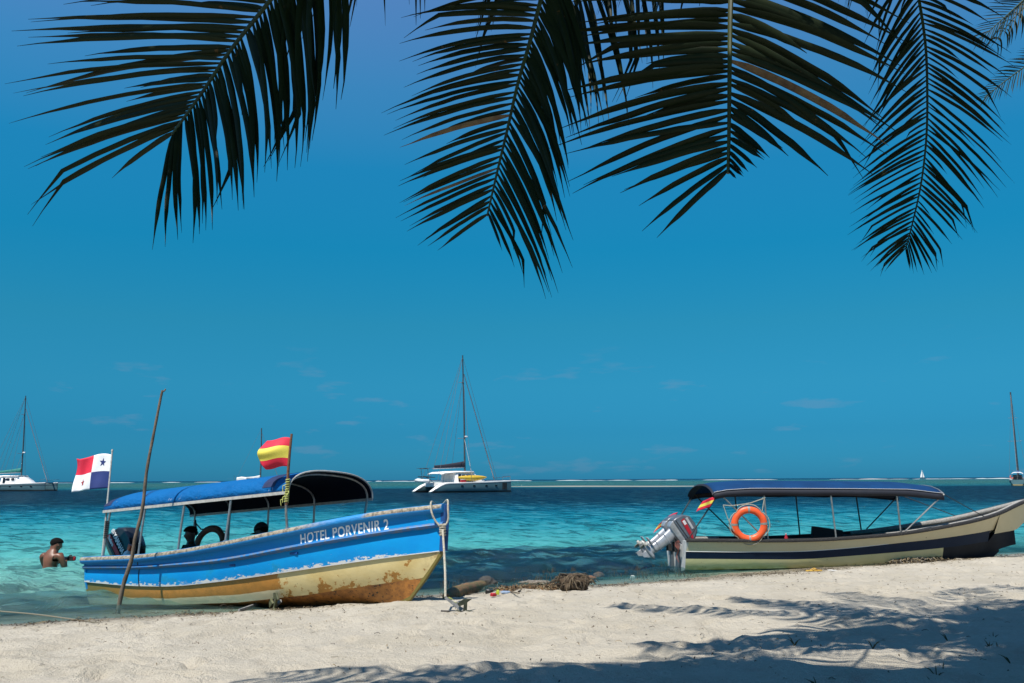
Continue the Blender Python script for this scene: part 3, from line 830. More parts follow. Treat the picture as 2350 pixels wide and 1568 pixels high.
fb2 = bw((4.60, -.815, 1.02)); ft2 = bw((4.66, -.815, 2.21))
f2 = empty('flag', fb2, label='red and yellow striped flag on a stick lashed to the front canopy post', cat='flag')
off2 = lambda p: Vector(p) - fb2
pp = [off2(fb2.lerp(ft2, t)) + Vector((.006 * math.sin(7 * t), .0, 0)) for t in (.22, .4, .6, .8, 1.0)]
mb = MB(); mb.tube(pp, [.021, .02, .019, .018, .016], 9); mb.build('pole', pmat('brown_stick', (.20, .085, .035), (.12, .05, .03), .8, scale=20, bump=.5), f2)
mb = MB()
for k in range(10): mb.tube([off2(fb2.lerp(ft2, .25 + .026 * k)) + Vector((.026 * math.cos(a), .026 * math.sin(a), .003 * a)) for a in np.linspace(0, 6.3, 9)], .008, 5)
for k in range(6): 
    a = k * 1.1; b_ = off2(fb2.lerp(ft2, .3 + .03 * k)); mb.tube([b_, b_ + Vector((-.05 * math.cos(a) - .02, -.03, -.03)), b_ + Vector((-.03 - .03 * math.cos(a), -.03, -.10))], .006, 4)
mb.build('lashing', m_yrope, f2)
def spa(u, v):
    b = off2(fb2.lerp(ft2, .955)).lerp(off2(fb2.lerp(ft2, .635)), v)
    bel = math.sin(math.pi * min(1, v * 1.02)) ; ln = .27 + .15 * math.sin(math.pi * (v * .8 + .12))
    return b + Vector((-1, .1, 0)).normalized() * (ln * u) + Vector((.1, 1, 0)) * (-.10 * math.sin(2.6 * u) * bel + .02 * math.sin(12 * v) * u) + Vector((0, 0, -.03 * u * u + .012 * math.sin(6 * u)))
cloth('cloth', spa, 22, 24, lambda u, v: 1 if .31 < v < .69 else 0, [m_fr, m_fy], f2)
# ================================================================== PEOPLE
m_skin = pmat('brown_skin', (.235, .088, .042), (.165, .06, .03), .45, scale=7, bump=.15, bscale=30)
m_skin2 = pmat('dark_skin', (.10, .05, .03), (.07, .035, .022), .45, scale=7)
m_hair = pmat('black_hair', (.006, .005, .005), (.012, .010, .008), .9, scale=60, bump=.8, bscale=90, spec=.1)
m_shirt = pmat('black_shirt', (.012, .012, .014), (.022, .02, .022), .85, scale=12, bump=.3, bscale=30)
m_shorts = pmat('dark_shorts', (.02, .025, .05), (.03, .03, .04), .85)
BASEJ = dict(hip=(0, 0, 0), belly=(0, 0, .17), chest=(0, 0, .36), neckb=(-.01, 0, .49), neck=(0, 0, .555), head=(.02, 0, .645), top=(.015, 0, .735), crown=(.0, 0, .785),
             nose=(.115, 0, .655), earL=(.0, .082, .66), earR=(.0, -.082, .66), chin=(.075, 0, .585),
             shL=(0, .165, .455), elL=(.10, .25, .20), wrL=(.30, .16, .10), shR=(0, -.165, .455), elR=(.10, -.25, .20), wrR=(.30, -.16, .10),
             hpL=(0, .09, -.03), knL=(.42, .14, .06), anL=(.46, .12, -.32), toL=(.60, .12, -.35), hpR=(0, -.09, -.03), knR=(.42, -.14, .06), anR=(.46, -.12, -.32), toR=(.60, -.12, -.35))
RAD = dict(hip=(.145, .11), belly=(.135, .10), chest=(.155, .105), neckb=.075, neck=.054, head=.078, top=.086, crown=.05, nose=.012, earL=.014, earR=.014, chin=.035,
           shL=.066, elL=.043, wrL=.03, shR=.066, elR=.043, wrR=.03, hpL=.095, knL=.06, anL=.04, toL=.03, hpR=.095, knR=.06, anR=.04, toR=.03)
EDG = [('hip', 'belly'), ('belly', 'chest'), ('chest', 'neckb'), ('neckb', 'neck'), ('neck', 'head'), ('head', 'top'), ('top', 'crown'), ('head', 'nose'), ('head', 'earL'), ('head', 'earR'), ('head', 'chin'),
       ('neckb', 'shL'), ('shL', 'elL'), ('elL', 'wrL'), ('neckb', 'shR'), ('shR', 'elR'), ('elR', 'wrR'), ('hip', 'hpL'), ('hpL', 'knL'), ('knL', 'anL'), ('anL', 'toL'), ('hip', 'hpR'), ('hpR', 'knR'), ('knR', 'anR'), ('anR', 'toR')]
def figure(root, skin, pose=None, shirt=None, shorts=None, hair=m_hair, cap=None, curl=.5):
    J = {k: Vector(v) for k, v in BASEJ.items()}
    for k, v in (pose or {}).items(): J[k] = Vector(v)
    names = list(J); ix = {n: i for i, n in enumerate(names)}
    V = [J[n] for n in names]; R_ = [RAD[n] for n in names]; E_ = [(ix[a], ix[b]) for a, b in EDG]
    for s_ in 'LR':                                          # hands: palm and five bent fingers
        w, e = J['wr' + s_], J['el' + s_]; d = (w - e).normalized(); sd_ = d.cross(Vector((0, 0, 1)))
        sd_ = sd_.normalized() if sd_.length > .05 else Vector((0, 1, 0)); dn = d.cross(sd_).normalized()
        if dn.z > 0: dn = -dn
        p = w + d * .055; V.append(p); R_.append((.036, .02)); pi_ = len(V) - 1; E_.append((ix['wr' + s_], pi_))
        th = 1 if s_ == 'L' else -1
        for k, (o_, L_) in enumerate(((-.03, .055), (-.01, .07), (.01, .075), (.03, .066), (.045 * th, .05))):
            base = p + d * (.03 if k < 4 else -.01) + sd_ * o_
            m_ = base + d * L_ * .55 + dn * L_ * .25 * curl; t_ = m_ + d * L_ * .35 * (1 - curl) + dn * L_ * .5 * curl
            for q_, r_ in ((base, .0105), (m_, .009), (t_, .0075)): V.append(q_); R_.append(r_)
            b0 = len(V) - 3; E_ += [(pi_, b0), (b0, b0 + 1), (b0 + 1, b0 + 2)]
    body = skin_mesh('body', skin, V, E_, R_, root, ix['hip'])
    def sub(nm, mt, keys, edges, grow):
        k2 = {n: i for i, n in enumerate(keys)}
        rr = [tuple(np.array(RAD[n] if isinstance(RAD[n], tuple) else (RAD[n],) * 2) + grow) for n in keys]
        return skin_mesh(nm, mt, [J[n] for n in keys], [(k2[a], k2[b]) for a, b in edges], rr, root, 0)
    if shirt:
        J['mL'] = J['shL'].lerp(J['elL'], .75); J['mR'] = J['shR'].lerp(J['elR'], .75); RAD['mL'] = RAD['mR'] = .052
        sub('shirt', shirt, ['hip', 'belly', 'chest', 'neckb', 'shL', 'mL', 'shR', 'mR'], [('hip', 'belly'), ('belly', 'chest'), ('chest', 'neckb'), ('neckb', 'shL'), ('shL', 'mL'), ('neckb', 'shR'), ('shR', 'mR')], .014)
    if shorts:
        J['tL'] = J['hpL'].lerp(J['knL'], .8); J['tR'] = J['hpR'].lerp(J['knR'], .8); RAD['tL'] = RAD['tR'] = .07
        sub('shorts', shorts, ['hip', 'hpL', 'tL', 'hpR', 'tR'], [('hip', 'hpL'), ('hpL', 'tL'), ('hip', 'hpR'), ('hpR', 'tR')], .015)
    up = (J['top'] - J['neck']).normalized(); fw = (J['nose'] - J['head']); fw = (fw - up * fw.dot(up)).normalized(); sd_ = up.cross(fw)
    c0 = J['head'].lerp(J['top'], .55)
    mb = MB(); secs = []
    rs = random.Random(5)
    for i in range(9):                                       # hair: a cap of rough tufts down to the nape
        ph = math.pi * (.02 + .70 * i / 8); ring = []
        for j in range(18):
            a = 2 * math.pi * j / 18; low = .5 + .5 * math.cos(a)
            pz = math.cos(ph) if i < 5 else math.cos(ph) * (1 - .9 * low) + .25 * low
            rr = (.106 + rs.uniform(-.006, .008)) * math.sin(max(ph, .1)) ** .8
            ring.append(c0 + up * (.098 * pz + .012) + fw * (rr * math.cos(a) * 1.02 - .006) + sd_ * (rr * .86 * math.sin(a)))
        secs.append(ring)
    mb.loft(secs, close=True, cap=True); mb.build('hair', hair, root)
    if cap:
        mb = MB(); secs = []
        for i in range(7):
            ph = math.pi / 2 * i / 6 + .02
            secs.append([c0 + up * (.115 * math.cos(ph) + .02) + fw * (.118 * math.sin(ph) * math.cos(a)) + sd_ * (.104 * math.sin(ph) * math.sin(a)) for a in np.linspace(0, 2 * math.pi, 19)[:-1]])
        mb.loft(secs, close=True)
        mb.loft([[c0 + up * (.02 + .0 * k - .02 * math.sin(a) ** 2) + fw * (.11 + .085 * k * math.cos(a) ** .6) + sd_ * (.10 * math.sin(a)) for a in np.linspace(-1.35, 1.35, 9)] for k in (0, .5, 1)])
        mb.build('cap', cap, root)
    return root

# swimmer in the shallows, seen from behind, holding a small camera
SW = PZ(114, 1303, 0.0)
sw = empty('person', (SW.x, SW.y, -.22), Matrix.Rotation(math.radians(78), 3, 'Z'), label='bare-backed person with short black hair kneeling in the shallow water holding a camera', cat='person')
figure(sw, m_skin, dict(chest=(.02, 0, .33), neckb=(.03, 0, .48), neck=(.06, -.01, .545), head=(.10, -.03, .625), top=(.105, -.03, .71), crown=(.085, -.03, .765),
                        nose=(.19, -.085, .605), chin=(.15, -.06, .55), earL=(.125, .06, .64), earR=(.05, -.11, .64),
                        shL=(.02, .175, .435), elL=(.16, .20, .20), wrL=(.28, -.02, .31), shR=(.02, -.175, .435), elR=(.09, -.23, .19), wrR=(.22, -.14, .33),
                        knL=(.38, .13, -.35), anL=(-.02, .12, -.55), toL=(-.14, .12, -.56), knR=(.38, -.13, -.35), anR=(-.02, -.12, -.55), toR=(-.14, -.12, -.56)), shorts=m_shorts, curl=.8)
sw.scale = (1.02, 1.22, 1.02)
bpy.context.view_layer.update()
cmr = empty('camera', sw.matrix_basis @ Vector((.29, -.20, .37)), Matrix.Rotation(math.radians(78), 3, 'Z'), label='small black camera with a red side held by the person in the water', cat='camera')
mb = MB(); mb.box((0, 0, 0), (.055, .15, .095)); mb.box((0, .02, .055), (.04, .05, .03)); mb.build('body', m_black, cmr, bevel=.008)
mb = MB(); mb.tube([(.02, .01, 0), (.09, .01, 0)], .036, 14); mb.build('lens', m_black, cmr)
mb = MB(); mb.box((-.012, -.088, .0), (.05, .03, .07)); mb.build('side_panel', m_red, cmr, bevel=.006)

# two people in the shade of the blue canopy
p1 = empty('person', bw((1.44, .10, .40)), BR @ Matrix.Rotation(math.radians(-115), 3, 'Z'), label='person in black sitting under the blue canopy beside the brown life ring', cat='person')
figure(p1, m_skin2, dict(shL=(0, .19, .44), shR=(0, -.19, .44), elL=(.06, .30, .20), elR=(.06, -.30, .20), wrL=(.26, .24, .08), wrR=(.26, -.24, .08), knL=(.40, .16, .10), anL=(.42, .14, -.07), toL=(.53, .14, -.08), knR=(.40, -.16, .10), anR=(.42, -.14, -.07), toR=(.53, -.14, -.08)), shirt=m_shirt, shorts=m_shorts)
p2 = empty('person', bw((3.02, .25, .43)), BR @ Matrix.Rotation(math.radians(178), 3, 'Z'), label='person in a dark cap slumped low in the blue boat near the front canopy post', cat='person')
figure(p2, m_skin2, dict(belly=(-.02, 0, .16), chest=(-.02, 0, .33), neckb=(.03, 0, .45), neck=(.07, 0, .51), head=(.12, 0, .585), top=(.125, 0, .67), crown=(.11, 0, .72), nose=(.22, 0, .575), chin=(.175, 0, .515), earL=(.10, .082, .60), earR=(.10, -.082, .60),
                         elL=(.22, .24, .25), wrL=(.42, .15, .28), elR=(.22, -.24, .25), wrR=(.42, -.15, .28), knL=(.40, .14, .30), anL=(.52, .12, -.05), toL=(.64, .12, -.07), knR=(.40, -.14, .30), anR=(.52, -.12, -.05), toR=(.64, -.12, -.07)), shirt=m_shirt, shorts=m_shorts, cap=m_shirt)

# ------------------------------------------------------------------ life rings
def life_ring(loc, R, ro, ri, mt, label, tape=True, rope=True):
    root = empty('life_ring', loc, R, label=label, cat='life ring')
    rc, rt = (ro + ri) / 2, (ro - ri) / 2; mb = MB(); secs = []
    for i in range(48):
        a = 2 * math.pi * i / 48; notch = 0
        for b in (.785, 2.356, 3.927, 5.498):
            dd = abs((a - b + math.pi) % (2 * math.pi) - math.pi); notch = max(notch, math.exp(-(dd / .13) ** 2))
        secs.append([Vector(((rc + rt * (1 - .30 * notch * max(0, math.cos(t))) * math.cos(t)) * math.cos(a), .72 * rt * math.sin(t), (rc + rt * (1 - .30 * notch * max(0, math.cos(t))) * math.cos(t)) * math.sin(a))) for t in np.linspace(0, 2 * math.pi, 17)[:-1]])
    secs.append(secs[0]); mb.loft(secs, close=True); mb.build('ring', mt, root, auto=0)
    if tape:
        m_t = pmat('silver_tape', (.42, .42, .40), (.22, .22, .21), .4, scale=120)
        for b in (0.06, math.pi / 2, math.pi, 3 * math.pi / 2):
            mb = MB(); mb.loft([[Vector(((rc + (rt + .003) * math.cos(t)) * math.cos(a), (.72 * rt + .003) * math.sin(t), (rc + (rt + .003) * math.cos(t)) * math.sin(a))) for t in np.linspace(0, 2 * math.pi, 17)[:-1]] for a in np.linspace(b - .07, b + .07, 4)], close=True)
            mb.build('tape', m_t, root)
    if rope:
        for k in range(4):
            a0 = .785 + k * math.pi / 2; pts = []
            for t in np.linspace(0, 1, 13):
                a = a0 + t * math.pi / 2; pts.append(((ro - .012 + .05 * math.sin(math.pi * t) ** .7) * math.cos(a), -.018, (ro - .012 + .05 * math.sin(math.pi * t) ** .7) * math.sin(a)))
            mb = MB(); mb.tube(pts, .0085, 6); mb.build('grab_line', m_rope, root)
    return root
m_brown = pmat('dirty_orange_ring', (.26, .085, .03), (.18, .06, .025), .6, scale=5)
# the old ring leans between the far posts of the blue boat
life_ring(bw((1.12, .70, .93)), BR @ Matrix.Rotation(math.radians(12), 3, 'Z') @ Matrix.Rotation(math.radians(-8), 3, 'X'), .325, .21, m_brown, 'faded brown life ring tied between the far posts of the blue boat', tape=False, rope=False)
mb = MB(); mb.tube([bw((.62, .76, 1.32)), bw((.80, .75, 1.20)), bw((1.12, .74, 1.185)), bw((1.46, .77, 1.13))], .011, 6)
mb.tube([bw((.62, .76, 1.36)), bw((.70, .74, 1.15)), bw((.50, .70, .80))], .014, 6); mb.tube([bw((1.46, .77, 1.13)), bw((1.43, .76, .95)), bw((1.38, .74, .82))], .010, 6)
o = mb.build('rope', pmat('dark_rope', (.03, .028, .025), (.05, .045, .04), .9), None); tag(o, 'dark line strung between far canopy posts above the brown life ring', 'rope')

# ================================================================== WHITE BOAT
WR = rot3(math.radians(4.4523), math.radians(.0767), math.radians(1.822))
WO = Vector((3.17145, 17.30485, -.05523))
def ww(p): return WO + WR @ Vector(p)
wb = empty('motor_boat', WO, WR, label='cream and navy open launch with navy sun top and two grey outboards', cat='boat')
def sm2(tab, L_=7.75):
    xx = np.linspace(0, L_, 156); yy = np.interp(xx, *tab); k = np.ones(15) / 15
    yp = np.concatenate([2 * yy[0] - yy[7:0:-1], yy, 2 * yy[-1] - yy[-2:-9:-1]]); return xx, np.convolve(yp, k, 'valid')
TG = sm2(([0, .67, 1.5, 2.15, 2.78, 4.1, 4.9, 5.9, 6.46, 7.0, 7.75], [.60, .592, .578, .578, .593, .668, .765, .915, 1.045, 1.21, 1.42]))
TN = sm2(([0, 1.04, 2.16, 3.13, 4.05, 5.09, 6.37, 7.3], [.385, .362, .357, .41, .49, .567, .70, .80]))
TM = sm2(([0, 2.17, 4.07, 5.11, 7.2], [.255, .216, .321, .383, .56]))
TB = sm2(([0, 2.2, 4.1, 5.15, 6.2, 7.0], [.045, .055, .075, .125, .20, .45]))
TK = ([0, 4.5, 5.6, 6.3, 6.5, 6.93, 7.2, 7.6], [-.05, -.04, .02, .10, .19, .66, .86, 1.2])
WG = lambda x: (max(.02, half(x, .78, .88, 2.5, 7.75, 2.4)), interp(x, *TG))
WN = lambda x: (max(.014, half(x, .72, .80, 2.5, 7.05, 2.3)), interp(x, *TN))
WM = lambda x: (max(.014, half(x, .68, .75, 2.5, 6.9, 2.2)), interp(x, *TM))
WC = lambda x: (max(.012, half(x, .60, .66, 2.5, 6.62, 2.0)), interp(x, *TB))
def stemx(z): return float(np.interp(z, [-.05, .19, .66, .86, 1.2, 1.42], [6.2, 6.5, 6.93, 7.2, 7.55, 7.72]))
def wrap(fn):
    # keep every line inside the raked stem
    def f_(x):
        y, z = fn(x); xs_ = stemx(z)
        k = min(1, max(0, (xs_ - x) / .9)) ** .75 if x > xs_ - .9 else 1
        return (max(.012, y * k) if k < 1 else y, z)
    return f_
WG_, WN_, WM_, WC_ = wrap(WG), wrap(WN), wrap(WM), wrap(WC)
WKL = lambda x: (.012, min(interp(x, *TK), WC_(x)[1] - .004))
def beige_mat(name, c1, c2, stain):
    g = G(name); P = g.coord(); uvv, (u, q, _) = uvsep(g)
    n1 = g.noise(P, 1.2, 5, .6); n2 = g.noise(g.coord(scale=(1, 6, 1.2)), 6, 5, .65)
    c = g.mix(g.step(n1, .35, .7), c1, c2)
    c = g.mix(g.math('MULTIPLY', g.math('MULTIPLY', g.step(q, .45, 1.0), g.step(n2, .3, .65)), .85), c, stain)
    c = g.mix(g.math('MULTIPLY', g.math('GREATER_THAN', g.noise(P, 26, 3), .72), .7), c, (.07, .06, .04))
    g.set(g.b.inputs['Base Color'], c); g.b.inputs['Roughness'].default_value = .42
    g.set(g.b.inputs['Normal'], g.bump(g.noise(P, 2.2, 4), .25, .05)); return g.m
m_bei = beige_mat('beige_paint', (.86, .75, .48), (.77, .67, .41), (.78, .68, .43))
m_crm = beige_mat('cream_bottom', (.80, .73, .40), (.70, .66, .32), (.44, .39, .10))
m_nvy = pmat('navy_paint', (.004, .020, .055), (.010, .028, .065), .6, scale=4, spec=.2)
m_bow = pmat('dark_bow_paint', (.008, .013, .022), (.022, .028, .038), .65, scale=2.5, spec=.2)
XW = list(np.linspace(0, 7.7, 56))
lim = lambda fn, hi: [x for x in XW if x < hi]
strip_mesh('topside', WG_, WN_, [x for x in XW if x <= 6.4] + [6.42], 5, m_bei, wb, .0)
WN2 = lambda x: (WN_(x)[0], WN_(x)[1] - .075)
strip_mesh('bow_flare', WG_, lambda x: (max(.012, WN_(x)[0]), max(WN_(x)[1] - .08, 0)) if stemx(WN_(x)[1] - .08) > x else (.012, max(WN_(x)[1] - .08, min(WG_(x)[1] - .02, interp(x, [6.9, 7.2, 7.55, 7.72], [.62, .86, 1.2, 1.40])))), list(np.linspace(6.42, 7.70, 16)), 5, m_bei, wb, .0)
Wst = lambda x: (WN_(x)[0] + .003, WN_(x)[1] + .028 + .018 * math.sin(x * .9))
strip_mesh('pin_stripe', Wst, lambda x: (WN_(x)[0] + .004, WN_(x)[1]), [x for x in XW if x <= 4.0], 1, m_white, wb)
strip_mesh('stripe', WN_, WM_, [x for x in XW if x <= 6.40], 3, m_nvy, wb, .0)
strip_mesh('lower_hull', WM_, WC_, [x for x in XW if x <= 5.12] + [5.14], 4, m_crm, wb, .012)
strip_mesh('bow_panel', lambda x: WM_(x) if x < 6.38 else (WN2(x) if stemx(WN2(x)[1]) > x else (.012, WN2(x)[1])), WC_, list(np.linspace(5.14, 6.95, 18)), 4, m_bow, wb, .008)
strip_mesh('bottom', WC_, WKL, [x for x in XW if x <= 6.6], 3, m_bow, wb)
prof = [(-.08, -.03), (.0, -.040), (.026, -.030), (.030, .008), (.016, .024), (-.02, .027), (-.08, .018)]
g = G('scraped_black_gunwale'); P = g.coord(); n2 = g.noise(P, 40, 5, .75)
g.set(g.b.inputs['Base Color'], g.mix(g.step(n2, .60, .70), (.012, .011, .011), (.30, .28, .25))); g.b.inputs['Roughness'].default_value = .7
g.set(g.b.inputs['Normal'], g.bump(n2, .8, .02)); m_bgun = g.m
sweep_mesh('gunwale', WG_, XW, prof, m_bgun, wb)
g = G('grey_capping'); P = g.coord()
g.set(g.b.inputs['Base Color'], g.mix(g.step(g.noise(P, 30, 5, .7), .4, .65), (.40, .39, .36), (.26, .25, .23))); g.b.inputs['Roughness'].default_value = .9
g.set(g.b.inputs['Normal'], g.bump(g.noise(P, 60, 4), .7, .02)); m_gcap = g.m
for sg in (-1, 1):
    mb = MB(); mb.tube([(x, sg * max(0.01, WG_(x)[0] - .115), WG_(x)[1] - .012) for x in np.linspace(3.9, 7.35, 16)], [.045] * 15 + [.02], 9); mb.build('inner_capping', m_gcap, wb)
    mb = MB(); mb.tube([(x, sg * (WG_(x)[0] - .06), WG_(x)[1] - .02) for x in np.linspace(.05, 1.1, 5)], .04, 9); mb.build('inner_capping', m_gcap, wb)
WGi = lambda x: (max(.006, WG_(x)[0] - .085), WG_(x)[1] - .03)
def whull(x, z):
    pts_ = sorted([(WG_(x)[1], WG_(x)[0]), (WN_(x)[1], WN_(x)[0]), (WM_(x)[1], WM_(x)[0]), (WC_(x)[1], WC_(x)[0])])
    return interp(z, [p_[0] for p_ in pts_], [p_[1] for p_ in pts_])
WFz = lambda x: .16 if x < 4.4 else min(.16 + (x - 4.4) * .24, WGi(x)[1] - .02)
WFi = lambda x: (max(.006, whull(x, WFz(x)) - .09), WFz(x))
WFi_old = lambda x: (max(.006, (half(x, .58, .62, 2.5, 6.6, 2.0)) if x < 5.2 else WGi(x)[0] * interp(x, [5.2, 6.2, 7.5], [.60, .45, .3])), .16 if x < 4.4 else min(.16 + (x - 4.4) * .24, WGi(x)[1] - .02))
strip_mesh('lining', WGi, WFi, [x for x in XW if .03 < x < 4.35], 4, m_inside, wb)  # aft lining darker: canopy shade put into the colour, plus dark paint
WNi = lambda x: (max(.005, WN_(x)[0] - .055), max(WN_(x)[1], WFz(x) + .01))
strip_mesh('bow_lining', WGi, WNi, [x for x in XW if 4.2 < x < 7.0], 3, m_gcap, wb)
strip_mesh('lower_bow_lining', WNi, WFi, [x for x in XW if 4.2 < x < 6.5], 2, m_gcap, wb)
mb = MB(); mb.loft([[(x, -WFi(x)[0], WFi(x)[1]), (x, WFi(x)[0], WFi(x)[1])] for x in XW if .03 < x <= 6.4]); mb.build('floor', m_floor, wb)
mb = MB(); mb.loft([[(x, -max(.004, whull(x, WGi(x)[1] - .14) - .035), WGi(x)[1] - .14), (x, 0, WGi(x)[1] - .10), (x, max(.004, whull(x, WGi(x)[1] - .14) - .035), WGi(x)[1] - .14)] for x in np.linspace(5.7, 7.2, 10)]); mb.build('foredeck', m_gcap, wb)
for xx in (1.25, 2.35, 3.5, 4.6):
    mb = MB(); w = WGi(xx)[0] - .02; zz = WGi(xx)[1] - .10; mb.box((xx, 0, zz), (.26, 2 * w, .035)); mb.box((xx, 0, zz / 2 + .1), (.20, 1.0, zz - .2)); mb.build('thwart', m_wood if xx in (1.25, 3.5) else m_inside, wb, bevel=.005)
mb = MB(); mb.box((3.05, .0, .60), (.62, .10, .34), Matrix.Rotation(.14, 3, 'Y')); mb.build('seat_back', m_shirt, wb, bevel=.02)
TRw = [(0, -.78, .59), (0, -.72, .385), (0, -.68, .255), (0, -.60, .045), (0, 0, -.05)]
TRw = TRw + [(x, -y, z) for x, y, z in TRw[-2::-1]] + [(0, .55, .59), (0, .50, .50), (0, -.50, .50), (0, -.55, .59)]
mb = MB(); mb.prism(TRw, (-.003, 0, 0), (.05, 0, 0)); mb.build('transom', pmat('dirty_white', (.80, .80, .76), (.55, .56, .55), .55, scale=6), wb, smooth=False, bevel=.005)
for y in (-.27, .20):
    mb = MB(); mb.box((-.035, y, .20), (.06, .13, .44)); mb.build('transom_strip', pmat('slate_strip', (.10, .135, .16), (.07, .09, .11), .5), wb, bevel=.006)  # dark upright strip on the transom under each motor

# sun top on its tubes
def wtop(x, y):
    e = np.interp(x, [.55, .8, 1.3, 3.2, 4.4, 5.02], [.0, .045, .07, .05, .03, -.05])
    yy = min(1, abs(y) / .85); return Vector((x, y, 1.44 + e + .20 * (1 - yy ** 2.3) ** .7))
m_top = pmat('navy_sun_top', (.002, .050, .165), (.001, .038, .13), .75, scale=2, bump=.25, bscale=3, spec=.2)
mb = MB(); ysl = [-.85, -.845, -.80, -.68, -.45, -.2, 0, .2, .45, .68, .80, .845, .85]
mb.loft([[wtop(x, y) for y in ysl] for x in np.linspace(.55, 5.05, 25)])
wc = mb.build('canopy', m_top, wb); so = wc.modifiers.new('t', 'SOLIDIFY'); so.thickness = .012
m_valance = pmat('black_valance', (.007, .010, .022), (.012, .014, .026), .7)
for sg in (-1, 1):
    mb = MB(); mb.loft([[wtop(x, sg * .85) + Vector((0, sg * .004, .03)), wtop(x, sg * .85) + Vector((0, sg * .008, -.105 - .006 * math.sin(6 * x)))] for x in np.linspace(.55, 5.05, 40)])
    vl = mb.build('valance', m_valance, wb); so = vl.modifiers.new('t', 'SOLIDIFY'); so.thickness = .006
    mb = MB(); mb.tube([wtop(x, sg * .85) + Vector((0, sg * .012, .032)) for x in np.linspace(.55, 5.05, 20)], .0045, 5); mb.build('piping', m_decal, wc)
mb = MB(); mb.loft([[wtop(.55, y) + Vector((0, 0, .012)) for y in ysl], [wtop(.52, y) + Vector((0, 0, -.02)) for y in ysl], [wtop(.60, y) + Vector((.03, 0, -.10 * (abs(y) / .85) ** .4)) for y in ysl]]); mb.build('stern_valance', m_valance, wb)
for x in (1.52, 2.82, 4.12):
    for sg in (-1, 1):
        yb_ = WG_(x)[0] - .03
        mb = MB(); mb.tube([(x, sg * .835, 1.45), (x + .035, sg * yb_, WG_(x)[1] + .01)], .0155, 8); mb.tube([(x + .035, sg * yb_, WG_(x)[1] + .005), (x + .035, sg * yb_, WG_(x)[1] + .028)], .035, 8); mb.build('post', m_pipe if sg < 0 else m_darkpipe, wb)  # far posts darker: silver pipe with canopy shade put into the colour
    mb = MB(); mb.tube([wtop(x, y) - Vector((0, 0, .03)) for y in ysl[2:-2]], .014, 6); mb.build('cross_tube', m_pipe, wb)
for sg in (-1, 1):
    mp = m_pipe if sg < 0 else m_darkpipe  # far stays: the same silver tube with shade put into its colour
    for a, b, m_ in [((.62, 1.50), (1.50, .61), mp), ((.64, 1.44), (.06, .63), m_darkpipe), ((5.0, 1.36), (4.26, .72), mp)]:
        mb = MB(); yb_ = WG_(b[0])[0] - .04
        mb.tube([(a[0], sg * .835, a[1]), (b[0], sg * yb_, b[1])], .0135, 8); mb.build('stay_tube', m_, wb)
    mb = MB(); yb_ = WG_(6.05)[0] - .06; mb.tube([(5.05, sg * .80, 1.42), (6.05, sg * yb_, WG_(6.05)[1] + .02)], .009, 6); mb.build('stay_line', m_darkpipe, wb)
mb = MB(); mb.tube([(5.05, y, wtop(5.05, y).z) for y in ysl], .014, 7); mb.build('bow_tube', m_pipe, wb)

life_ring(ww((1.20, -.84, .875)), WR @ Matrix.Rotation(math.radians(-10), 3, 'Z') @ Matrix.Rotation(math.radians(6), 3, 'X'), .335, .205, m_orange, 'bright orange life ring with silver tapes tied to the stern post of the cream launch')
mb = MB()
mb.tube([ww((1.53, -.85, 1.36)), ww((1.25, -.85, 1.27)), ww((1.02, -.84, 1.235)), ww((.86, -.84, 1.22)), ww((.72, -.84, 1.235))], .008, 6)
mb.tube([ww((.72, -.84, 1.235)), ww((.79, -.84, 1.0)), ww((.90, -.85, .75))], .008, 6); mb.tube([ww((1.52, -.85, 1.36)), ww((1.46, -.85, 1.12))], .008, 6)
tag(mb.build('rope', m_rope), 'pale cord tying the orange life ring to the canopy frame', 'rope')
for y, lab in ((-.27, 'grey outboard motor with red decal tilted up on the cream launch, nearest the beach'), (.20, 'grey outboard motor tilted up behind its twin on the cream launch stern')):
    ob, cw = outboard(lab, ww((-.10, y, .60)), WR, math.radians(56), .96, m_cgrey, m_lgrey, m_prop, 'grey', 'grey outboards on the cream launch')
    cowl_quad(ob, 'stripe', [(-.24, .30), (.16, .27), (.19, .31), (.10, .345), (-.24, .385)], m_red)
    cowl_quad(ob, 'number_plate', [(-.21, .315), (-.12, .31), (-.12, .365), (-.21, .37)], m_decal, .003)
    cowl_quad(ob, 'pale_panel', [(-.22, .405), (.03, .39), (.03, .435), (-.22, .455)], m_greydecal)
mb = MB(); rs = random.Random(8)
for k in range(5):
    a = Vector((-.06, -.42 - .02 * k, .58)); pts = [a]
    for i in range(6): pts.append(a + Vector((-.03 - .02 * math.sin(i + k), .05 * math.sin(i * 1.3 + k), -.06 * (i + 1) * (.6 + .25 * k / 2))))
    mb.tube(pts, .006, 5)
mb.build('hose', pmat('red_brown_line', (.26, .07, .045), (.16, .06, .05), .7), wb)

def small_flag(b, w, h, label, flip):
    f_ = empty('flag', b, label=label, cat='flag', group='small flags on the cream launch')
    d = Vector((-.93, .0, -.22)).normalized(); dn = Vector((-.55, -.05, -.83)).normalized()
    fn = lambda u, v: d * (w * u) + dn * (h * v) + Vector((0, 1, 0)) * (.035 * math.sin(6 * u + 3 * v) * (.3 + u)) + Vector((0, 0, -.10 * u * u * flip))
    cloth('cloth', fn, 14, 12, lambda u, v: 1 if .34 < v < .67 else 0, [m_fr, m_fy], f_); return f_
small_flag(ww((.60, -.845, 1.40)), .27, .24, 'small red and yellow flag hanging from the near stern stay of the cream launch', .3)
small_flag(ww((.30, .845, 1.10)), .40, .24, 'small red and yellow flag drooping from the far stern stay of the cream launch', 1.4)
bt = empty('bottle', ww((2.02, -.52, .60)), WR, label='red plastic bottle standing beside the seat of the cream launch', cat='bottle')
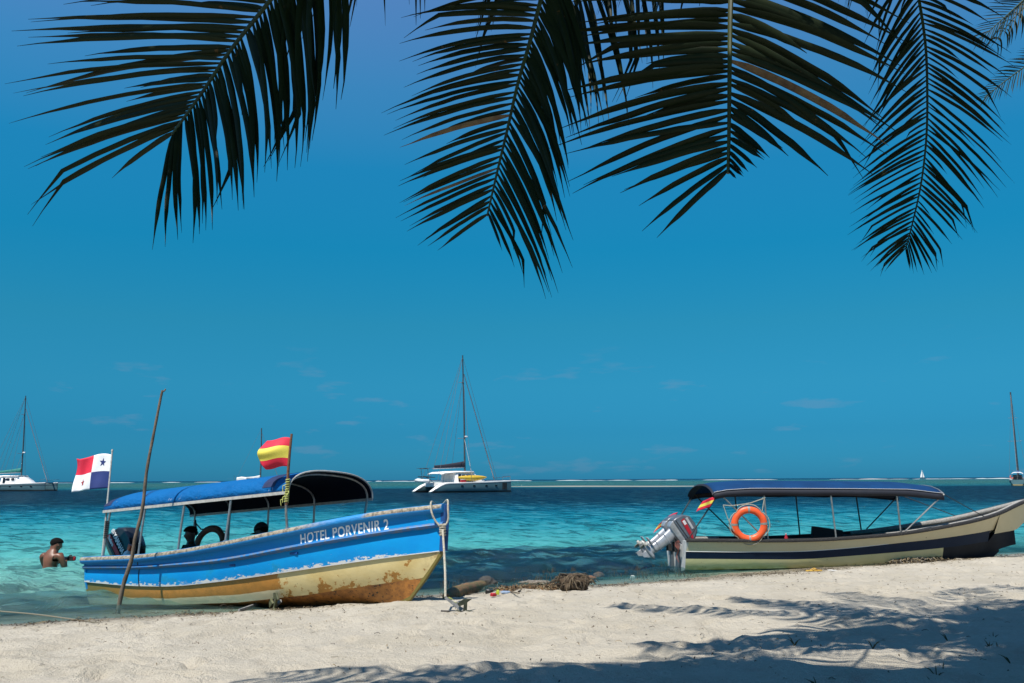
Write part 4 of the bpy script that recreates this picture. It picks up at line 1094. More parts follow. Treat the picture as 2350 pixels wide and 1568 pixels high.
mb = MB(); mb.lathe([(.03, -.16), (.034, -.14), (.034, .02), (.015, .06), (.015, .08)], 10); mb.build('body', m_red, bt)
mb = MB(); mb.lathe([(.018, .078), (.018, .10)], 8); mb.build('cap', m_decal, bt)
# ================================================================== YACHTS AT ANCHOR
m_hullshade = pmat('yacht_white_shaded', (.13, .24, .265), (.10, .20, .23), .4, scale=.6, spec=.25)  # white hulls darkened to teal: shade and water reflection put into the colour
m_deckw = pmat('yacht_deck', (1.12, 1.1, 1.06), (.98, .96, .93), .5, scale=1.5)
m_glass = pmat('dark_window', (.012, .014, .018), (.02, .022, .025), .12, scale=1)
m_boot = pmat('black_boot_top', (.012, .012, .012), (.02, .02, .018), .5, scale=2)
m_mast = pmat('grey_mast', (.20, .20, .20), (.14, .14, .145), .35, .6, scale=2)
m_wire = pmat('rigging_wire', (.30, .30, .30), (.22, .22, .22), .4, .5)
m_bagn = pmat('navy_sail_bag', (.012, .014, .03), (.02, .022, .04), .8, scale=3)
m_bagt = pmat('teal_sail_bag', (.02, .24, .21), (.015, .19, .17), .8, scale=3)
m_kayak = pmat('yellow_kayak', (.80, .55, .05), (.70, .44, .04), .4, scale=2)
def yacht_lines(root, pairs, r=.022):
    for a, b in pairs:
        mb = MB(); mb.tube([a, b], r, 5); mb.build('stay', m_wire, root)
def cat_hull(root, yc, L, m_side, stripe=None, panel=False, ports=True, sg=-1):
    XH = [0, .25, .7, 1.3, 2.0, 2.6, 4.5, 7, 9, 10.8, 11.8, L]
    top = lambda x: interp(x, [0, .25, .7, 1.3, 2.0, 2.6, 7, L], [.10, .25, .55, .92, 1.20, 1.27, 1.36, 1.52])
    bw_ = lambda x: interp(x, [0, 1, 3, 7, 10, 11.8, L], [.40, .56, .72, .72, .46, .16, .05])
    def sec(x):
        t, b = top(x), bw_(x)
        return [(x, yc - b, t), (x, yc - b * 1.02, min(t, .75)), (x, yc - b * .9, .16), (x, yc - b * .55, -.25), (x, yc + b * .55, -.25), (x, yc + b * .9, .16), (x, yc + b * 1.02, min(t, .75)), (x, yc + b, t)]
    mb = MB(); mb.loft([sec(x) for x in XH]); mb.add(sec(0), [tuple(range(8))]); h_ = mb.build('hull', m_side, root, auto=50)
    mb = MB(); mb.loft([[(x, yc - bw_(x) - .02, top(x) + .01), (x, yc, top(x) + .05), (x, yc + bw_(x) + .02, top(x) + .01)] for x in XH]); dk = mb.build('side_deck', m_deckw, root)
    mb = MB()
    mb.loft([[(x, yc - bw_(x) * 1.0 - .03, top(x) + .02), (x, yc - bw_(x) * 1.0 - .03, top(x) - .10)] for x in XH[2:]]); mb.build('toe_rail', m_deckw, root)
    mb = MB()
    for s_ in (-1, 1): mb.loft([[(x, yc + s_ * (bw_(x) * .93 + .015), .22), (x, yc + s_ * (bw_(x) * .82 + .02), -.05)] for x in XH[1:]])
    mb.build('boot_top', m_boot, h_)
    if stripe:
        mb = MB(); mb.loft([[(x, yc + sg * (bw_(x) * 1.02 + .012), top(x) * .70 + .06), (x, yc + sg * (bw_(x) * 1.02 + .012), top(x) * .70 - .02)] for x in XH[4:]]); mb.build('stripe', stripe, h_)
    if ports:
        for x in (4.4, 6.2, 8.1, 9.7):
            b = bw_(x) * 1.02 + .02; mb = MB(); mb.box((x, yc + sg * b, .88), (.36, .04, .20)); mb.build('window', m_glass, h_, bevel=.03)
    if panel:
        m_ = pmat('speckled_black_panel', (.015, .015, .015), (.05, .05, .045), .6, scale=3)
        mb = MB(); mb.loft([[(x, yc + sg * (bw_(x) * 1.03 + .015), 1.28), (x, yc + sg * (bw_(x) * .98 + .02), .34)] for x in (10.75, 11.1, 11.55)]); mb.build('bow_panel', m_, h_)
    return h_
def catamaran(label, near, yaw, L, mast_h, bag, stripe=None, extras=True, solar=False):
    R = Matrix.Rotation(yaw, 3, 'Z'); half_b = 2.75
    org = Vector(near) - R @ Vector((0, -half_b, 0)); org.z = 0
    root = empty('catamaran', org, R, label=label, cat='sailing boat')
    cat_hull(root, -half_b, L, m_hullshade, stripe, extras); cat_hull(root, half_b, L, m_hullshade, stripe, False, sg=-1)
    mb = MB(); mb.loft([[(x, -2.1, z0), (x, -2.1, z1), (x, 2.1, z1), (x, 2.1, z0)] for x, z0, z1 in ((1.5, .75, 1.28), (2.2, .70, 1.34), (8.6, .75, 1.42), (9.3, 1.0, 1.36))], close=True, cap=True); mb.build('bridge_deck', m_deckw, root)
    # saloon with sloping front, hard top over the cockpit
    mb = MB(); mb.loft([[(x, -w, z), (x, -w * .82, z2), (x, 0, z2 + .08), (x, w * .82, z2), (x, w, z)] for x, w, z, z2 in ((4.0, 2.4, 1.35, 2.65), (4.5, 2.45, 1.35, 2.78), (6.6, 2.35, 1.38, 2.72), (7.8, 2.0, 1.40, 2.15), (8.7, 1.5, 1.40, 1.45))], cap=True); cab = mb.build('cabin', m_deckw, root)
    for x, xw in ((5.2, .55), (6.05, .5)):
        mb = MB(); mb.box((x, -2.27, 2.15), (xw, .08, .42), Matrix.Rotation(-.25, 3, 'X')); mb.build('window', m_glass, cab, bevel=.03)
    mb = MB(); mb.box((4.6, -2.36, 1.95), (.40, .08, 1.0), Matrix.Rotation(-.15, 3, 'X')); mb.build('door_opening', m_glass, cab)
    mb = MB(); mb.loft([[(x, -2.2, z), (x, -1.9, z + .14), (x, 1.9, z + .14), (x, 2.2, z)] for x, z in ((1.9, 2.42), (2.5, 2.60), (4.3, 2.72), (6.9, 2.70))]); ht = mb.build('hard_top', m_deckw, root); so = ht.modifiers.new('t', 'SOLIDIFY'); so.thickness = .1
    for x, y in ((2.3, -2.1), (2.3, 2.1)):
        mb = MB(); mb.tube([(x, y, 1.3), (x + .1, y, 2.5)], .035, 6); mb.build('hard_top_post', m_steel, root)
    # stern arch, davits and rails
    mb = MB()
    for y in (-1.3, .9): mb.tube([(.7, y, 1.1), (.5, y, 2.1), (.35, y, 3.15)], .04, 6)
    mb.tube([(.35, -1.6, 3.15), (.35, 1.5, 3.2)], .04, 6); mb.box((.35, 0, 3.24), (1.0, 2.6, .05)); mb.build('stern_arch', m_steel, root)
    mb = MB(); mb.tube([(1.6, -.9, 2.0), (-.1, -.9, 2.15)], .045, 6); mb.tube([(1.6, .9, 2.0), (-.1, .9, 2.15)], .045, 6); mb.tube([(1.5, -.9, 1.3), (.2, -.9, 2.1)], .03, 6); mb.tube([(1.5, .9, 1.3), (.2, .9, 2.1)], .03, 6); mb.build('davit', m_boot, root)
    mast_x = 6.55
    mb = MB(); mb.tube([(mast_x, 0, 2.6), (mast_x - .12, 0, mast_h * .5), (mast_x - .42, 0, mast_h)], [.13, .12, .085], 9); mb.build('mast', m_mast, root)
    mtx = lambda z: mast_x - .12 - .30 * max(0, (z / mast_h - .5) / .5)
    for zf, w in ((.39, 1.3), (.80, .7)):
        z = mast_h * zf; mb = MB(); mb.tube([(mtx(z) - .35, -w, z), (mtx(z), 0, z - .06), (mtx(z) - .35, w, z)], .04, 5); mb.build('spreader', m_alu, root)
    mb = MB(); mb.box((mtx(mast_h * .39) + .25, 0, mast_h * .40), (.45, .3, .2)); mb.build('radar', m_white, root, bevel=.05)
    mb = MB(); zb_ = 3.45
    mb.loft([[(x, r * .55 * math.sin(a), z + r * math.cos(a)) for a in np.linspace(0, 2 * math.pi, 11)[:-1]] for x, z, r in ((mast_x - .15, zb_ + .35, .42), (mast_x - 1.5, zb_ + .22, .33), (mast_x - 3.2, zb_ + .05, .25), (mast_x - 4.6, zb_ - .02, .20))], close=True, cap=True); mb.build('sail_bag', bag, root)
    mb = MB(); mb.tube([(mast_x, 0, zb_ - .05), (mast_x - 4.9, 0, zb_ - .25)], .09, 7); mb.build('boom', m_alu, root)
    mb = MB(); mb.tube([(mtx(mast_h * .86) + .15, 0, mast_h * .86), (11.2, 0, 1.7)], [.06, .085], 7); mb.build('furled_jib', m_alu, root)
    T = lambda f_: (mtx(mast_h * f_), 0, mast_h * f_)
    yacht_lines(root, [(T(.99), (11.6, 0, 1.7)), (T(.99), (1.2, -2.6, 1.5)), (T(.99), (1.2, 2.6, 1.5)), (T(.85), (5.9, -3.3, 1.4)), (T(.85), (5.9, 3.3, 1.4)), (T(.39), (6.2, -3.3, 1.4)), (T(.82), (mast_x - 3.0, 0, 3.7)), (T(.98), (mast_x - 4.7, 0, 3.4))])
    mb = MB(); mb.tube([(11.0, -2.75, 1.5), (11.0, -2.75, 2.1), (12.2, -2.75, 2.15), (12.2, -2.75, 1.6)], .03, 6); mb.tube([(12.2, -2.75, 2.1), (11.3, 0, 1.9), (12.2, 2.75, 2.1)], .03, 6); mb.build('bow_rail', m_steel, root)
    mb = MB(); mb.tube([(11.1, -2.75, 1.45), (11.2, 0, 1.5), (11.1, 2.75, 1.45)], .10, 8); mb.build('cross_beam', m_alu, root)
    return root, R, org
ct, cR, cO = catamaran('white catamaran with navy sail bag and yellow kayak anchored off the sandbar', PZ(986, 1131.5, 0), math.radians(30), 12.3, 19.0, m_bagn)
cw_ = lambda p: cO + cR @ Vector(p)
ky = empty('kayak', cw_((6.3, -2.75, 1.75)), cR, label='yellow kayak lying on the near deck of the white catamaran', cat='kayak')
mb = MB(); mb.loft([[(x, r * 1.1 * math.cos(a), .12 * (x / 2.2) ** 2 + r * .95 * math.sin(a) + .15) for a in np.linspace(0, 2 * math.pi, 13)[:-1]] for x, r in ((-2.2, .04), (-1.7, .22), (-.9, .36), (0, .42), (.9, .36), (1.7, .22), (2.2, .04))], close=True, cap=True); mb.build('hull', m_kayak, ky)
mb = MB(); mb.loft([[(.6 * math.cos(a) * k, .22 * math.sin(a) * k, .55 + .03 * k) for a in np.linspace(0, 2 * math.pi, 17)[:-1]] for k in (1.0, .75)], close=True); mb.build('cockpit_rim', m_black, ky)
cb = empty('cool_box', cw_((4.9, -2.75, 1.36)), cR, label='red cool box on the near deck of the white catamaran', cat='cool box')
mb = MB(); mb.box((0, 0, .16), (.75, .42, .32)); mb.build('body', m_red, cb, bevel=.03)
mb = MB(); mb.box((0, 0, .355), (.77, .44, .07)); mb.build('lid', m_white, cb, bevel=.02)
dg_ = empty('folding_chair', cw_((5.75, -2.75, 1.36)), cR, label='blue folding chair beside the kayak on the white catamaran', cat='chair')
mb = MB(); mb.box((0, 0, .42), (.45, .45, .05)); mb.build('seat', pmat('blue_canvas_seat', (.01, .04, .22), (.01, .03, .16), .8), dg_); mb = MB(); mb.box((-.22, 0, .75), (.05, .45, .55), Matrix.Rotation(-.2, 3, 'Y')); mb.build('backrest', bpy.data.materials['blue_canvas_seat'], dg_)
for x, y in ((-.2, -.2), (.2, -.2), (-.2, .2), (.2, .2)):
    mb = MB(); mb.tube([(x, y, 0), (x * .8, y, .42)], .02, 5); mb.build('leg', m_steel, dg_)
dk_ = empty('dinghy', cw_((.15, 0, 1.35)), cR, label='pale inflatable dinghy hoisted on the stern davits of the white catamaran', cat='dinghy')
mb = MB(); mb.tube([(.35, -1.3, .2), (-.35, -1.3, .2), (-.40, 0, .22), (-.38, 1.2, .26), (0, 1.55, .34), (.38, 1.2, .26), (.40, 0, .22), (.35, -1.3, .2)], .21, 9); mb.build('tube', m_white, dk_)
mb = MB(); mb.box((0, 0, .05), (.6, 2.5, .06)); mb.build('floor', m_deckw, dk_)
catamaran('white catamaran with teal sail bag and dark stripe moored beyond the swimmer', PZ(103, 1127.3, 0) - Matrix.Rotation(math.radians(6), 3, 'Z') @ Vector((12.0, 0, 0)), math.radians(6), 12.0, 17.6, m_bagt, m_bagn, extras=False)

def sloop(label, loc, yaw, L, mast_h, cover, group=None, hullm=None, ring=True):
    R = Matrix.Rotation(yaw, 3, 'Z'); root = empty('sloop', (loc[0], loc[1], 0), R, label=label, cat='sailing boat', group=group)
    XH = [0, L * .06, L * .2, L * .45, L * .7, L * .88, L]; B = L * .155
    bw_ = lambda x: interp(x / L, [0, .2, .45, .7, .88, 1], [.66 * B, .92 * B, B, .80 * B, .42 * B, .03]); top = lambda x: interp(x / L, [0, .4, 1], [1.15, 1.05, 1.45])
    sec = lambda x: [(x, -bw_(x), top(x)), (x, -bw_(x) * .97, .6), (x, -bw_(x) * .72, .12), (x, 0, -.4), (x, bw_(x) * .72, .12), (x, bw_(x) * .97, .6), (x, bw_(x), top(x))]
    mb = MB(); mb.loft([sec(x) for x in XH]); mb.add(sec(0), [tuple(range(7))]); h_ = mb.build('hull', hullm or m_hullshade, root, auto=50)
    mb = MB(); mb.loft([[(x, -bw_(x), top(x) + .01), (x, 0, top(x) + .08), (x, bw_(x), top(x) + .01)] for x in XH]); mb.build('deck', m_deckw, root)
    mb = MB()
    for s_ in (-1, 1): mb.loft([[(x, s_ * (bw_(x) * .80 + .02), .20), (x, s_ * (bw_(x) * .74 + .02), -.03)] for x in XH[:-1]])
    mb.box((-.01, 0, .08), (.04, bw_(0) * 1.5, .22)); mb.build('boot_top', pmat('yellow_boot_top', (.55, .36, .08), (.4, .25, .06), .6), h_)
    mb = MB(); mb.loft([[(x, -w, z), (x, -w * .8, z2), (x, w * .8, z2), (x, w, z)] for x, w, z, z2 in ((L * .28, 1.1, 1.1, 1.75), (L * .5, 1.1, 1.1, 1.75), (L * .64, .8, 1.15, 1.3))], cap=True); cb_ = mb.build('cabin', m_deckw, root)
    for x in (L * .34, L * .44): mb = MB(); mb.box((x, -1.03, 1.48), (.5, .06, .18), Matrix.Rotation(-.3, 3, 'X')); mb.build('window', m_glass, cb_)
    mb = MB(); mb.loft([[(x, y, z) for y, z in ((-1.15, 1.2 + .0), (-1.05, zt - .25), (-.6, zt), (.6, zt), (1.05, zt - .25), (1.15, 1.2))] for x, zt in ((L * .06, 2.55), (L * .16, 2.75), (L * .27, 2.6))]); sp_ = mb.build('spray_hood', m_white if cover is not m_wood else m_white, root)
    mb = MB(); mb.box((L * .1, 0, 1.7), (.1, 1.6, .9)); mb.build('companionway', m_glass, root)
    mb = MB(); mb.tube([(.1, -1.0, 1.15), (.05, -1.0, 1.9), (.05, 1.0, 1.9), (.1, 1.0, 1.15)], .03, 5); mb.tube([(.15, -.9, 1.9), (.0, -.9, 3.0), (.0, .9, 3.0), (.15, .9, 1.9)], .03, 5); mb.build('stern_rail', m_steel, root)
    if ring:
        mb = MB(); secs = [[(.0 + .09 * math.cos(t), .95 + (.30 + .09 * math.sin(t)) * math.cos(a), 1.75 + (.30 + .09 * math.sin(t)) * math.sin(a)) for t in np.linspace(0, 6.283, 7)[:-1]] for a in np.linspace(-2.6, 2.6 - 3.1416 + 1.6, 12)]; mb.loft(secs, close=True); mb.build('horseshoe_buoy', m_orange, root)
    mx_ = L * .56
    mb = MB(); mb.tube([(mx_, 0, 1.2), (mx_ - .05, 0, mast_h * .55), (mx_ - .25, 0, mast_h)], [.19, .18, .14], 8); mb.build('mast', m_mast, root)
    z = mast_h * .47; mb = MB(); mb.tube([(mx_ - .3, -1.35, z), (mx_ - .1, 0, z), (mx_ - .3, 1.35, z)], .035, 5); mb.build('spreader', m_alu, root)
    z = mast_h * .72; mb = MB(); mb.tube([(mx_ - .3, -.9, z), (mx_ - .15, 0, z), (mx_ - .3, .9, z)], .03, 5); mb.build('spreader', m_alu, root)
    mb = MB(); mb.loft([[(x, r * .6 * math.sin(a), z_ + r * math.cos(a)) for a in np.linspace(0, 2 * math.pi, 9)[:-1]] for x, z_, r in ((mx_ - .15, 2.75, .36), (mx_ - 1.6, 2.55, .25), (mx_ - 4.0, 2.4, .17))], close=True, cap=True); mb.build('sail_cover', cover, root)
    mb = MB(); mb.tube([(mx_, 0, 2.35), (mx_ - 4.3, 0, 2.25)], .07, 6); mb.build('boom', m_alu, root)
    mb = MB(); mb.tube([(mx_ - .2, 0, mast_h * .93), (L * .97, 0, 1.6)], [.05, .08], 6); mb.build('furled_jib', m_alu, root)
    yacht_lines(root, [((mx_ - .25, 0, mast_h * .99), (.1, 0, 1.2)), ((mx_ - .2, 0, mast_h * .95), (mx_ - .2, -B * .98, 1.1)), ((mx_ - .2, 0, mast_h * .95), (mx_ - .2, B * .98, 1.1))])
    return root
p = PZ(2316, 1114.5, 0)
sloop('sloop with blue sail cover and orange horseshoe buoy lying stern-on past the cream launch', (p.x + 1.8, p.y), math.radians(58), 11.5, 19.6, pmat('blue_sail_cover', (.01, .09, .42), (.01, .06, .3), .8))
p = PY(537, 1103, 232)
sloop('distant sloop with white sail bundled on its boom, seen over the blue canopy', (p.x, p.y), math.radians(12), 12.0, 15.6, m_white, ring=False)
p = PY(2117, 1098, 900)
fs = empty('sailing_dinghy', (p.x, p.y, 0), label='tiny sailing boat under full white sail out by the surf line', cat='sailing boat')
mb = MB(); mb.loft([[(x, -w, .9), (x, 0, -.1), (x, w, .9)] for x, w in ((-3.2, .7), (-1, 1.1), (1.5, .9), (3.4, .05))], cap=True); mb.build('hull', m_white, fs)
mb = MB(); mb.tube([(.4, 0, .8), (.2, 0, 9.6)], .08, 6); mb.build('mast', m_alu, fs)
mb = MB(); mb.loft([[(.2 - .01 * z + (-2.9 * (1 - z / 9.4) ** .9) * t, -.5 * math.sin(math.pi * t) * (1 - z / 10), z) for t in np.linspace(0, 1, 6)] for z in np.linspace(1.4, 9.3, 9)]); s_ = mb.build('mainsail', m_deckw, fs); so = s_.modifiers.new('t', 'SOLIDIFY'); so.thickness = .03
mb = MB(); mb.loft([[(.5 + (2.6 * (1 - z / 7.6)) * t, -.4 * math.sin(math.pi * t), z) for t in np.linspace(0, 1, 5)] for z in np.linspace(1.3, 7.4, 7)]); s_ = mb.build('jib', m_deckw, fs); so = s_.modifiers.new('t', 'SOLIDIFY'); so.thickness = .03
# ================================================================== ON THE SHORE
# mooring stake
pts = [PY(u, v, 12.5) for u, v in ((268, 1400), (283, 1344), (302, 1284), (311, 1233), (327, 1167), (337, 1080), (354, 990), (368, 918), (373, 896))]
st = empty('mooring_stake', pts[0], label='tall crooked wooden stake stuck in the shallows beside the blue boat', cat='stake')
pp = smooth_pts([p - pts[0] + Vector((0, 0, -.15 if i == 0 else 0)) for i, p in enumerate(pts)], 40)
mb = MB(); mb.tube(pp, [(.032 - .016 * i / 39) * (1 + .08 * math.sin(i * 2.3)) for i in range(40)], 9); mb.build('pole', m_wood, st)
mb = MB(); mb.tube([pp[-2], pp[-1] + Vector((.03, 0, -.005)), pp[-1] + Vector((.045, 0, .02))], [.014, .012, .009], 6); mb.build('knot', m_wood, st)

# bow rope looped over the stem, down to the anchor on the sand
A1 = PY(1022, 1371, PG(1062, 1407).y + .10)
kn = PY(1016, 1214, (bw((6.690, 0, 1.0))).y - .06)
g_ = bw((6.460, -.10, 1.240)); h_ = bw((6.630, .03, 1.250))
rp_ = empty('mooring_rope', A1, label='pale rope looped over the blue bow and hanging straight to the anchor', cat='rope')
of = lambda p: Vector(p) - A1
mb = MB(); mb.tube(smooth_pts([of(bw((6.410, .06, 1.210))), of(g_), of(bw((6.510, -.16, 1.120))), of(bw((6.550, -.13, 1.0))), of(kn)], 20), .0125, 7)
mb.tube(smooth_pts([of(bw((6.510, .08, 1.220))), of(bw((6.640, -.0, 1.255))), of(bw((6.685, -.05, 1.140))), of(bw((6.685, -.05, 1.0))), of(kn)], 20), .0125, 7); mb.build('loop', m_rope, rp_)
mb = MB()
for k in range(5): mb.tube([of(kn) + Vector((.032 * math.cos(a + k), .028 * math.sin(a + k), .045 - .028 * k + .006 * math.sin(2 * a))) for a in np.linspace(0, 6.3, 11)], .0135, 6)
mb.build('knot', m_rope, rp_)
mb = MB(); mb.tube(smooth_pts([of(kn), of(kn.lerp(A1, .35)) + Vector((.006, 0, 0)), of(kn.lerp(A1, .7)) + Vector((.008, 0, 0)), of(A1)], 24), .0135, 7); mb.build('fall', m_rope, rp_)

m_anch = pmat('green_black_iron', (.030, .038, .024), (.075, .085, .05), .55, .3, scale=14, bump=.4)
m_shank = pmat('galvanised_shank', (.28, .28, .275), (.19, .19, .185), .55, .4, scale=14, bump=.3)
m_olive = pmat('olive_iron', (.13, .135, .06), (.05, .06, .03), .55, .2, scale=10, bump=.4)
def anchor(label, loc, R, mshank, mfluke, up):
    # plough-type folding anchor: x = along the stock, y = away, z = up
    root = empty('anchor', loc, R, label=label, cat='anchor')
    mb = MB(); a, b = Vector((0, 0, .05)), Vector(up); d = (b - a).normalized(); s_ = d.cross(Vector((0, 1, 0))).normalized()
    mb.loft([[p + s_ * w + Vector((0, t, 0)) for w, t in ((-.028 * k, -.011), (.028 * k, -.011), (.028 * k, .011), (-.028 * k, .011))] for p, k in ((a, 1.3), (a.lerp(b, .5), 1.0), (b, .8))], close=True, cap=True); mb.build('shank', mshank, root)
    mb = MB(); mb.tube([(-.38, 0, .045), (.0, 0, .03), (.38, .0, .015)], .013, 8); mb.build('stock', m_darkpipe, root)
    for sg in (-1, 1):
        mb = MB(); P = [(.03 * sg, -.03, .05), (.10 * sg, -.05, .055), (.22 * sg, -.03, .03), (.30 * sg, .0, .005), (.20 * sg, -.04, -.03), (.05 * sg, -.06, -.035)]
        mb.prism(P, (0, -.012, 0), (0, .02, .006)); mb.build('fluke', mfluke, root, bevel=.006)
    mb = MB(); mb.prism([(-.10, -.02, .17), (.02, -.02, .25), (.16, -.02, .245), (.08, -.02, .19), (.07, -.02, -.02), (.0, -.02, -.02), (.015, -.02, .15), (-.06, -.02, .12)], (0, -.015, 0), (0, .015, 0)); mb.build('crown', mfluke, root, bevel=.004)
    return root
p = PG(1062, 1407, -.005)
an1 = anchor('dark iron anchor on the sand at the end of the bow rope', p, Matrix.Rotation(.02, 3, 'Z'), m_shank, m_anch, (A1 - p) / .62)
an1.scale = (.62, .62, .62)
mb = MB(); rs = random.Random(2)
for k in range(26):
    a = (A1 - p) / .62 * rs.uniform(.35, 1.0); b_ = a + Vector((rs.uniform(.03, .12), rs.uniform(-.03, .03), rs.uniform(-.07, .0))); mb.tube([a, a.lerp(b_, .5) + Vector((0, 0, .02)), b_], .005, 4)
mb.build('frayed_end', m_yrope, an1)
p = PG(632, 1399, .02)
anchor('olive iron anchor lying under the blue hull with its long grey shank on the sand', p, Matrix.Rotation(-1.1, 3, 'Z') @ Matrix.Rotation(.5, 3, 'Y'), m_shank, m_olive, (.02, .05, .12))
q0, q1 = PG(548, 1405, .02), PG(645, 1382, .06)
mb = MB(); mb.tube([q0 - q0, (q1 - q0) * .5, (q1 - q0)], [.02, .038, .042], 8, flat=.6)
sh_ = mb.build('plank', pmat('grey_driftwood', (.40, .40, .40), (.24, .25, .26), .8, scale=14, bump=.5), None); sh_.location = q0
tag(sh_, 'weathered grey driftwood plank on the sand below the blue hull', 'plank')

# long line through the shallows
pts = [(-60, 1396), (0, 1403), (80, 1410), (170, 1422), (260, 1434), (350, 1440), (450, 1441), (540, 1437), (600, 1428), (650, 1415)]
P3 = []
for u, v in pts:
    p = PZ(u, v, .03); z = max(.045, zs(p.x, p.y) + .03); P3.append(PZ(u, v, z))
g = G('twisted_rope'); P_ = g.coord('UV'); wv = g.n.new('ShaderNodeTexWave'); wv.inputs['Scale'].default_value = 34; g.l.new(P_, wv.inputs['Vector'])
g.set(g.b.inputs['Base Color'], g.mix(wv.outputs[1], (.12, .10, .07), (.34, .31, .22))); g.b.inputs['Roughness'].default_value = .9
mb = MB(); mb.tube(smooth_pts(P3, 120), .009, 6); uvs = [(i // 6 / 120 * 5, 0) for i in range(720)]
tag(mb.build('rope', g.m, None, uv=uvs), 'long twisted line trailing through the shallow water to the olive anchor', 'rope')

# driftwood log, rock, root ball, husk
p, q = PG(1022, 1377, .04), PG(1118, 1349, .06)
g = G('mossy_bark'); P_ = g.coord(); n1 = g.noise(P_, 9, 6, .7); n2 = g.noise(P_, 26, 5, .7)
c = g.mix(g.step(n1, .42, .6), (.30, .15, .06), (.10, .12, .035)); c = g.mix(g.step(n2, .56, .68), c, (.03, .022, .014))
g.set(g.b.inputs['Base Color'], c); g.b.inputs['Roughness'].default_value = .85; g.set(g.b.inputs['Normal'], g.bump(n2, .9, .04)); m_moss = g.m
mb = MB(); mb.tube([(q - p) * t + Vector((0, 0, .015 * math.sin(5 * t))) for t in np.linspace(0, 1, 14)], [.04, .075, .082, .088, .084, .094, .098, .09, .10, .105, .10, .10, .085, .06], 12)
lg_ = mb.build('log', m_moss, None); lg_.location = p; tag(lg_, 'mossy brown driftwood log at the water edge behind the anchor', 'log')
def lump(name, loc, sz, mat, label, cat, seed, amp=.25, fq=2.2):
    bm = bmesh.new(); bmesh.ops.create_icosphere(bm, subdivisions=4, radius=1)
    for v_ in bm.verts:
        from mathutils import noise as mn
        d = 1 + amp * mn.noise(v_.co * fq + Vector((seed, seed, 0))) + amp * .5 * mn.noise(v_.co * fq * 2.6 + Vector((0, seed, 3))); v_.co = Vector((v_.co.x * sz[0] * d, v_.co.y * sz[1] * d, v_.co.z * sz[2] * d))
    me = bpy.data.meshes.new(name); bm.to_mesh(me); bm.free(); me.materials.append(mat); me.polygons.foreach_set('use_smooth', [True] * len(me.polygons))
    o = bpy.data.objects.new(name, me); COL.objects.link(o); o.location = loc; tag(o, label, cat); return o
m_rock = pmat('dark_coral_rock', (.028, .026, .024), (.07, .065, .055), .8, scale=14, bump=.9, bscale=30)
lump('rock', PG(1117, 1352, .07), (.16, .12, .13), m_rock, 'black coral rock against the end of the mossy log', 'rock', 3.)
lump('rock', PZ(1228, 1337, .02), (.26, .14, .035), pmat('weedy_rock', (.10, .075, .045), (.30, .27, .22), .85, scale=30, bump=.8), 'flat weedy rock just breaking the surface beside the root ball', 'rock', 9.)
rb0 = PG(1313, 1356, 0.)
rb = empty('root_ball', rb0, (0, 0, 0), label='tangled palm root ball washed up at the water edge', cat='roots')
core = lump('core', (0, 0, 0), (.26, .20, .20), pmat('root_core', (.10, .065, .035), (.045, .03, .018), .9, scale=14, bump=.9), None, None, 5., .35)
core.parent = rb; core.location = (.04, 0, .14)
rb.scale = (.80, .70, .62)
rs = random.Random(14)
mrt = [pmat('root_a', (.11, .075, .04), (.05, .033, .02), .9, scale=20), pmat('root_b', (.20, .15, .09), (.10, .075, .045), .9, scale=20), pmat('root_c', (.035, .026, .018), (.06, .04, .025), .9, scale=20)]
for k in range(110):
    a = rs.uniform(0, 6.28); el_ = rs.uniform(-.1, 1.5); r0 = rs.uniform(.8, 1.05)
    b = Vector((.27 * math.cos(a) * math.cos(el_) * r0 + .04, .21 * math.sin(a) * math.cos(el_) * r0, .15 + .21 * math.sin(el_) * r0))
    out = Vector((b.x - .04, b.y, 0)); out = out.normalized() if out.length > 1e-3 else Vector((1, 0, 0)); L_ = rs.uniform(.08, .26)
    e1 = b + out * L_ * .5 + Vector((rs.uniform(-.05, .05), rs.uniform(-.05, .05), rs.uniform(-.02, .04))); e2 = e1 + out * L_ * .25 + Vector((rs.uniform(-.06, .06), rs.uniform(-.04, .04), -L_ * rs.uniform(.3, .9)))
    e2.z = max(e2.z, .0)
    mb = MB(); mb.tube([b - out * .06, b + out * .02 + Vector((0, 0, .01)), e1, e2], [.014, .012, .009, .005], 5); mb.build('root', mrt[k % 3], rb)
lump('coconut_husk', PG(1374, 1331, .07), (.11, .08, .075), pmat('orange_husk', (.36, .15, .06), (.22, .09, .04), .8, scale=20, bump=.6), 'orange-brown coconut husk beside the root ball', 'coconut', 6., .12)
lump('coconut_husk', PG(1352, 1337, .05), (.13, .09, .07), pmat('brown_husk', (.22, .115, .06), (.12, .06, .035), .85, scale=26, bump=.8), 'split brown coconut husk with loose fibre touching the root ball', 'coconut', 8., .2)

# washed-up rubbish
m_foamw = pmat('white_foam_scrap', (.74, .73, .70), (.60, .58, .54), .8, scale=20)
def scrap(label, u, v, sz, mat, rz=0., name='foam_scrap', cat='scrap', dz=.01):
    p = PG(u, v, dz); mb = MB(); x, y, z = sz
    rs_ = random.Random(u); k = 8; ring = [(x * math.cos(a) * rs_.uniform(.7, 1.1), y * math.sin(a) * rs_.uniform(.7, 1.1)) for a in np.linspace(0, 6.283, k + 1)[:-1]]
    mb.loft([[(a, b, 0) for a, b in ring], [(a * .96, b * .96, z) for a, b in ring], [(a * .7, b * .7, z * 1.25) for a, b in ring]], close=True, cap=True)
    o = mb.build(name, mat, None, auto=30); o.location = p; o.rotation_euler = (.1, .1, rz); tag(o, label, cat); return o
scrap('white foam scrap lying beside the black rock', 1133, 1350, (.09, .05, .045), m_foamw, .3)
scrap('white foam scrap floating at the edge beyond the log', 1146, 1336, (.10, .04, .02), m_foamw, .1)
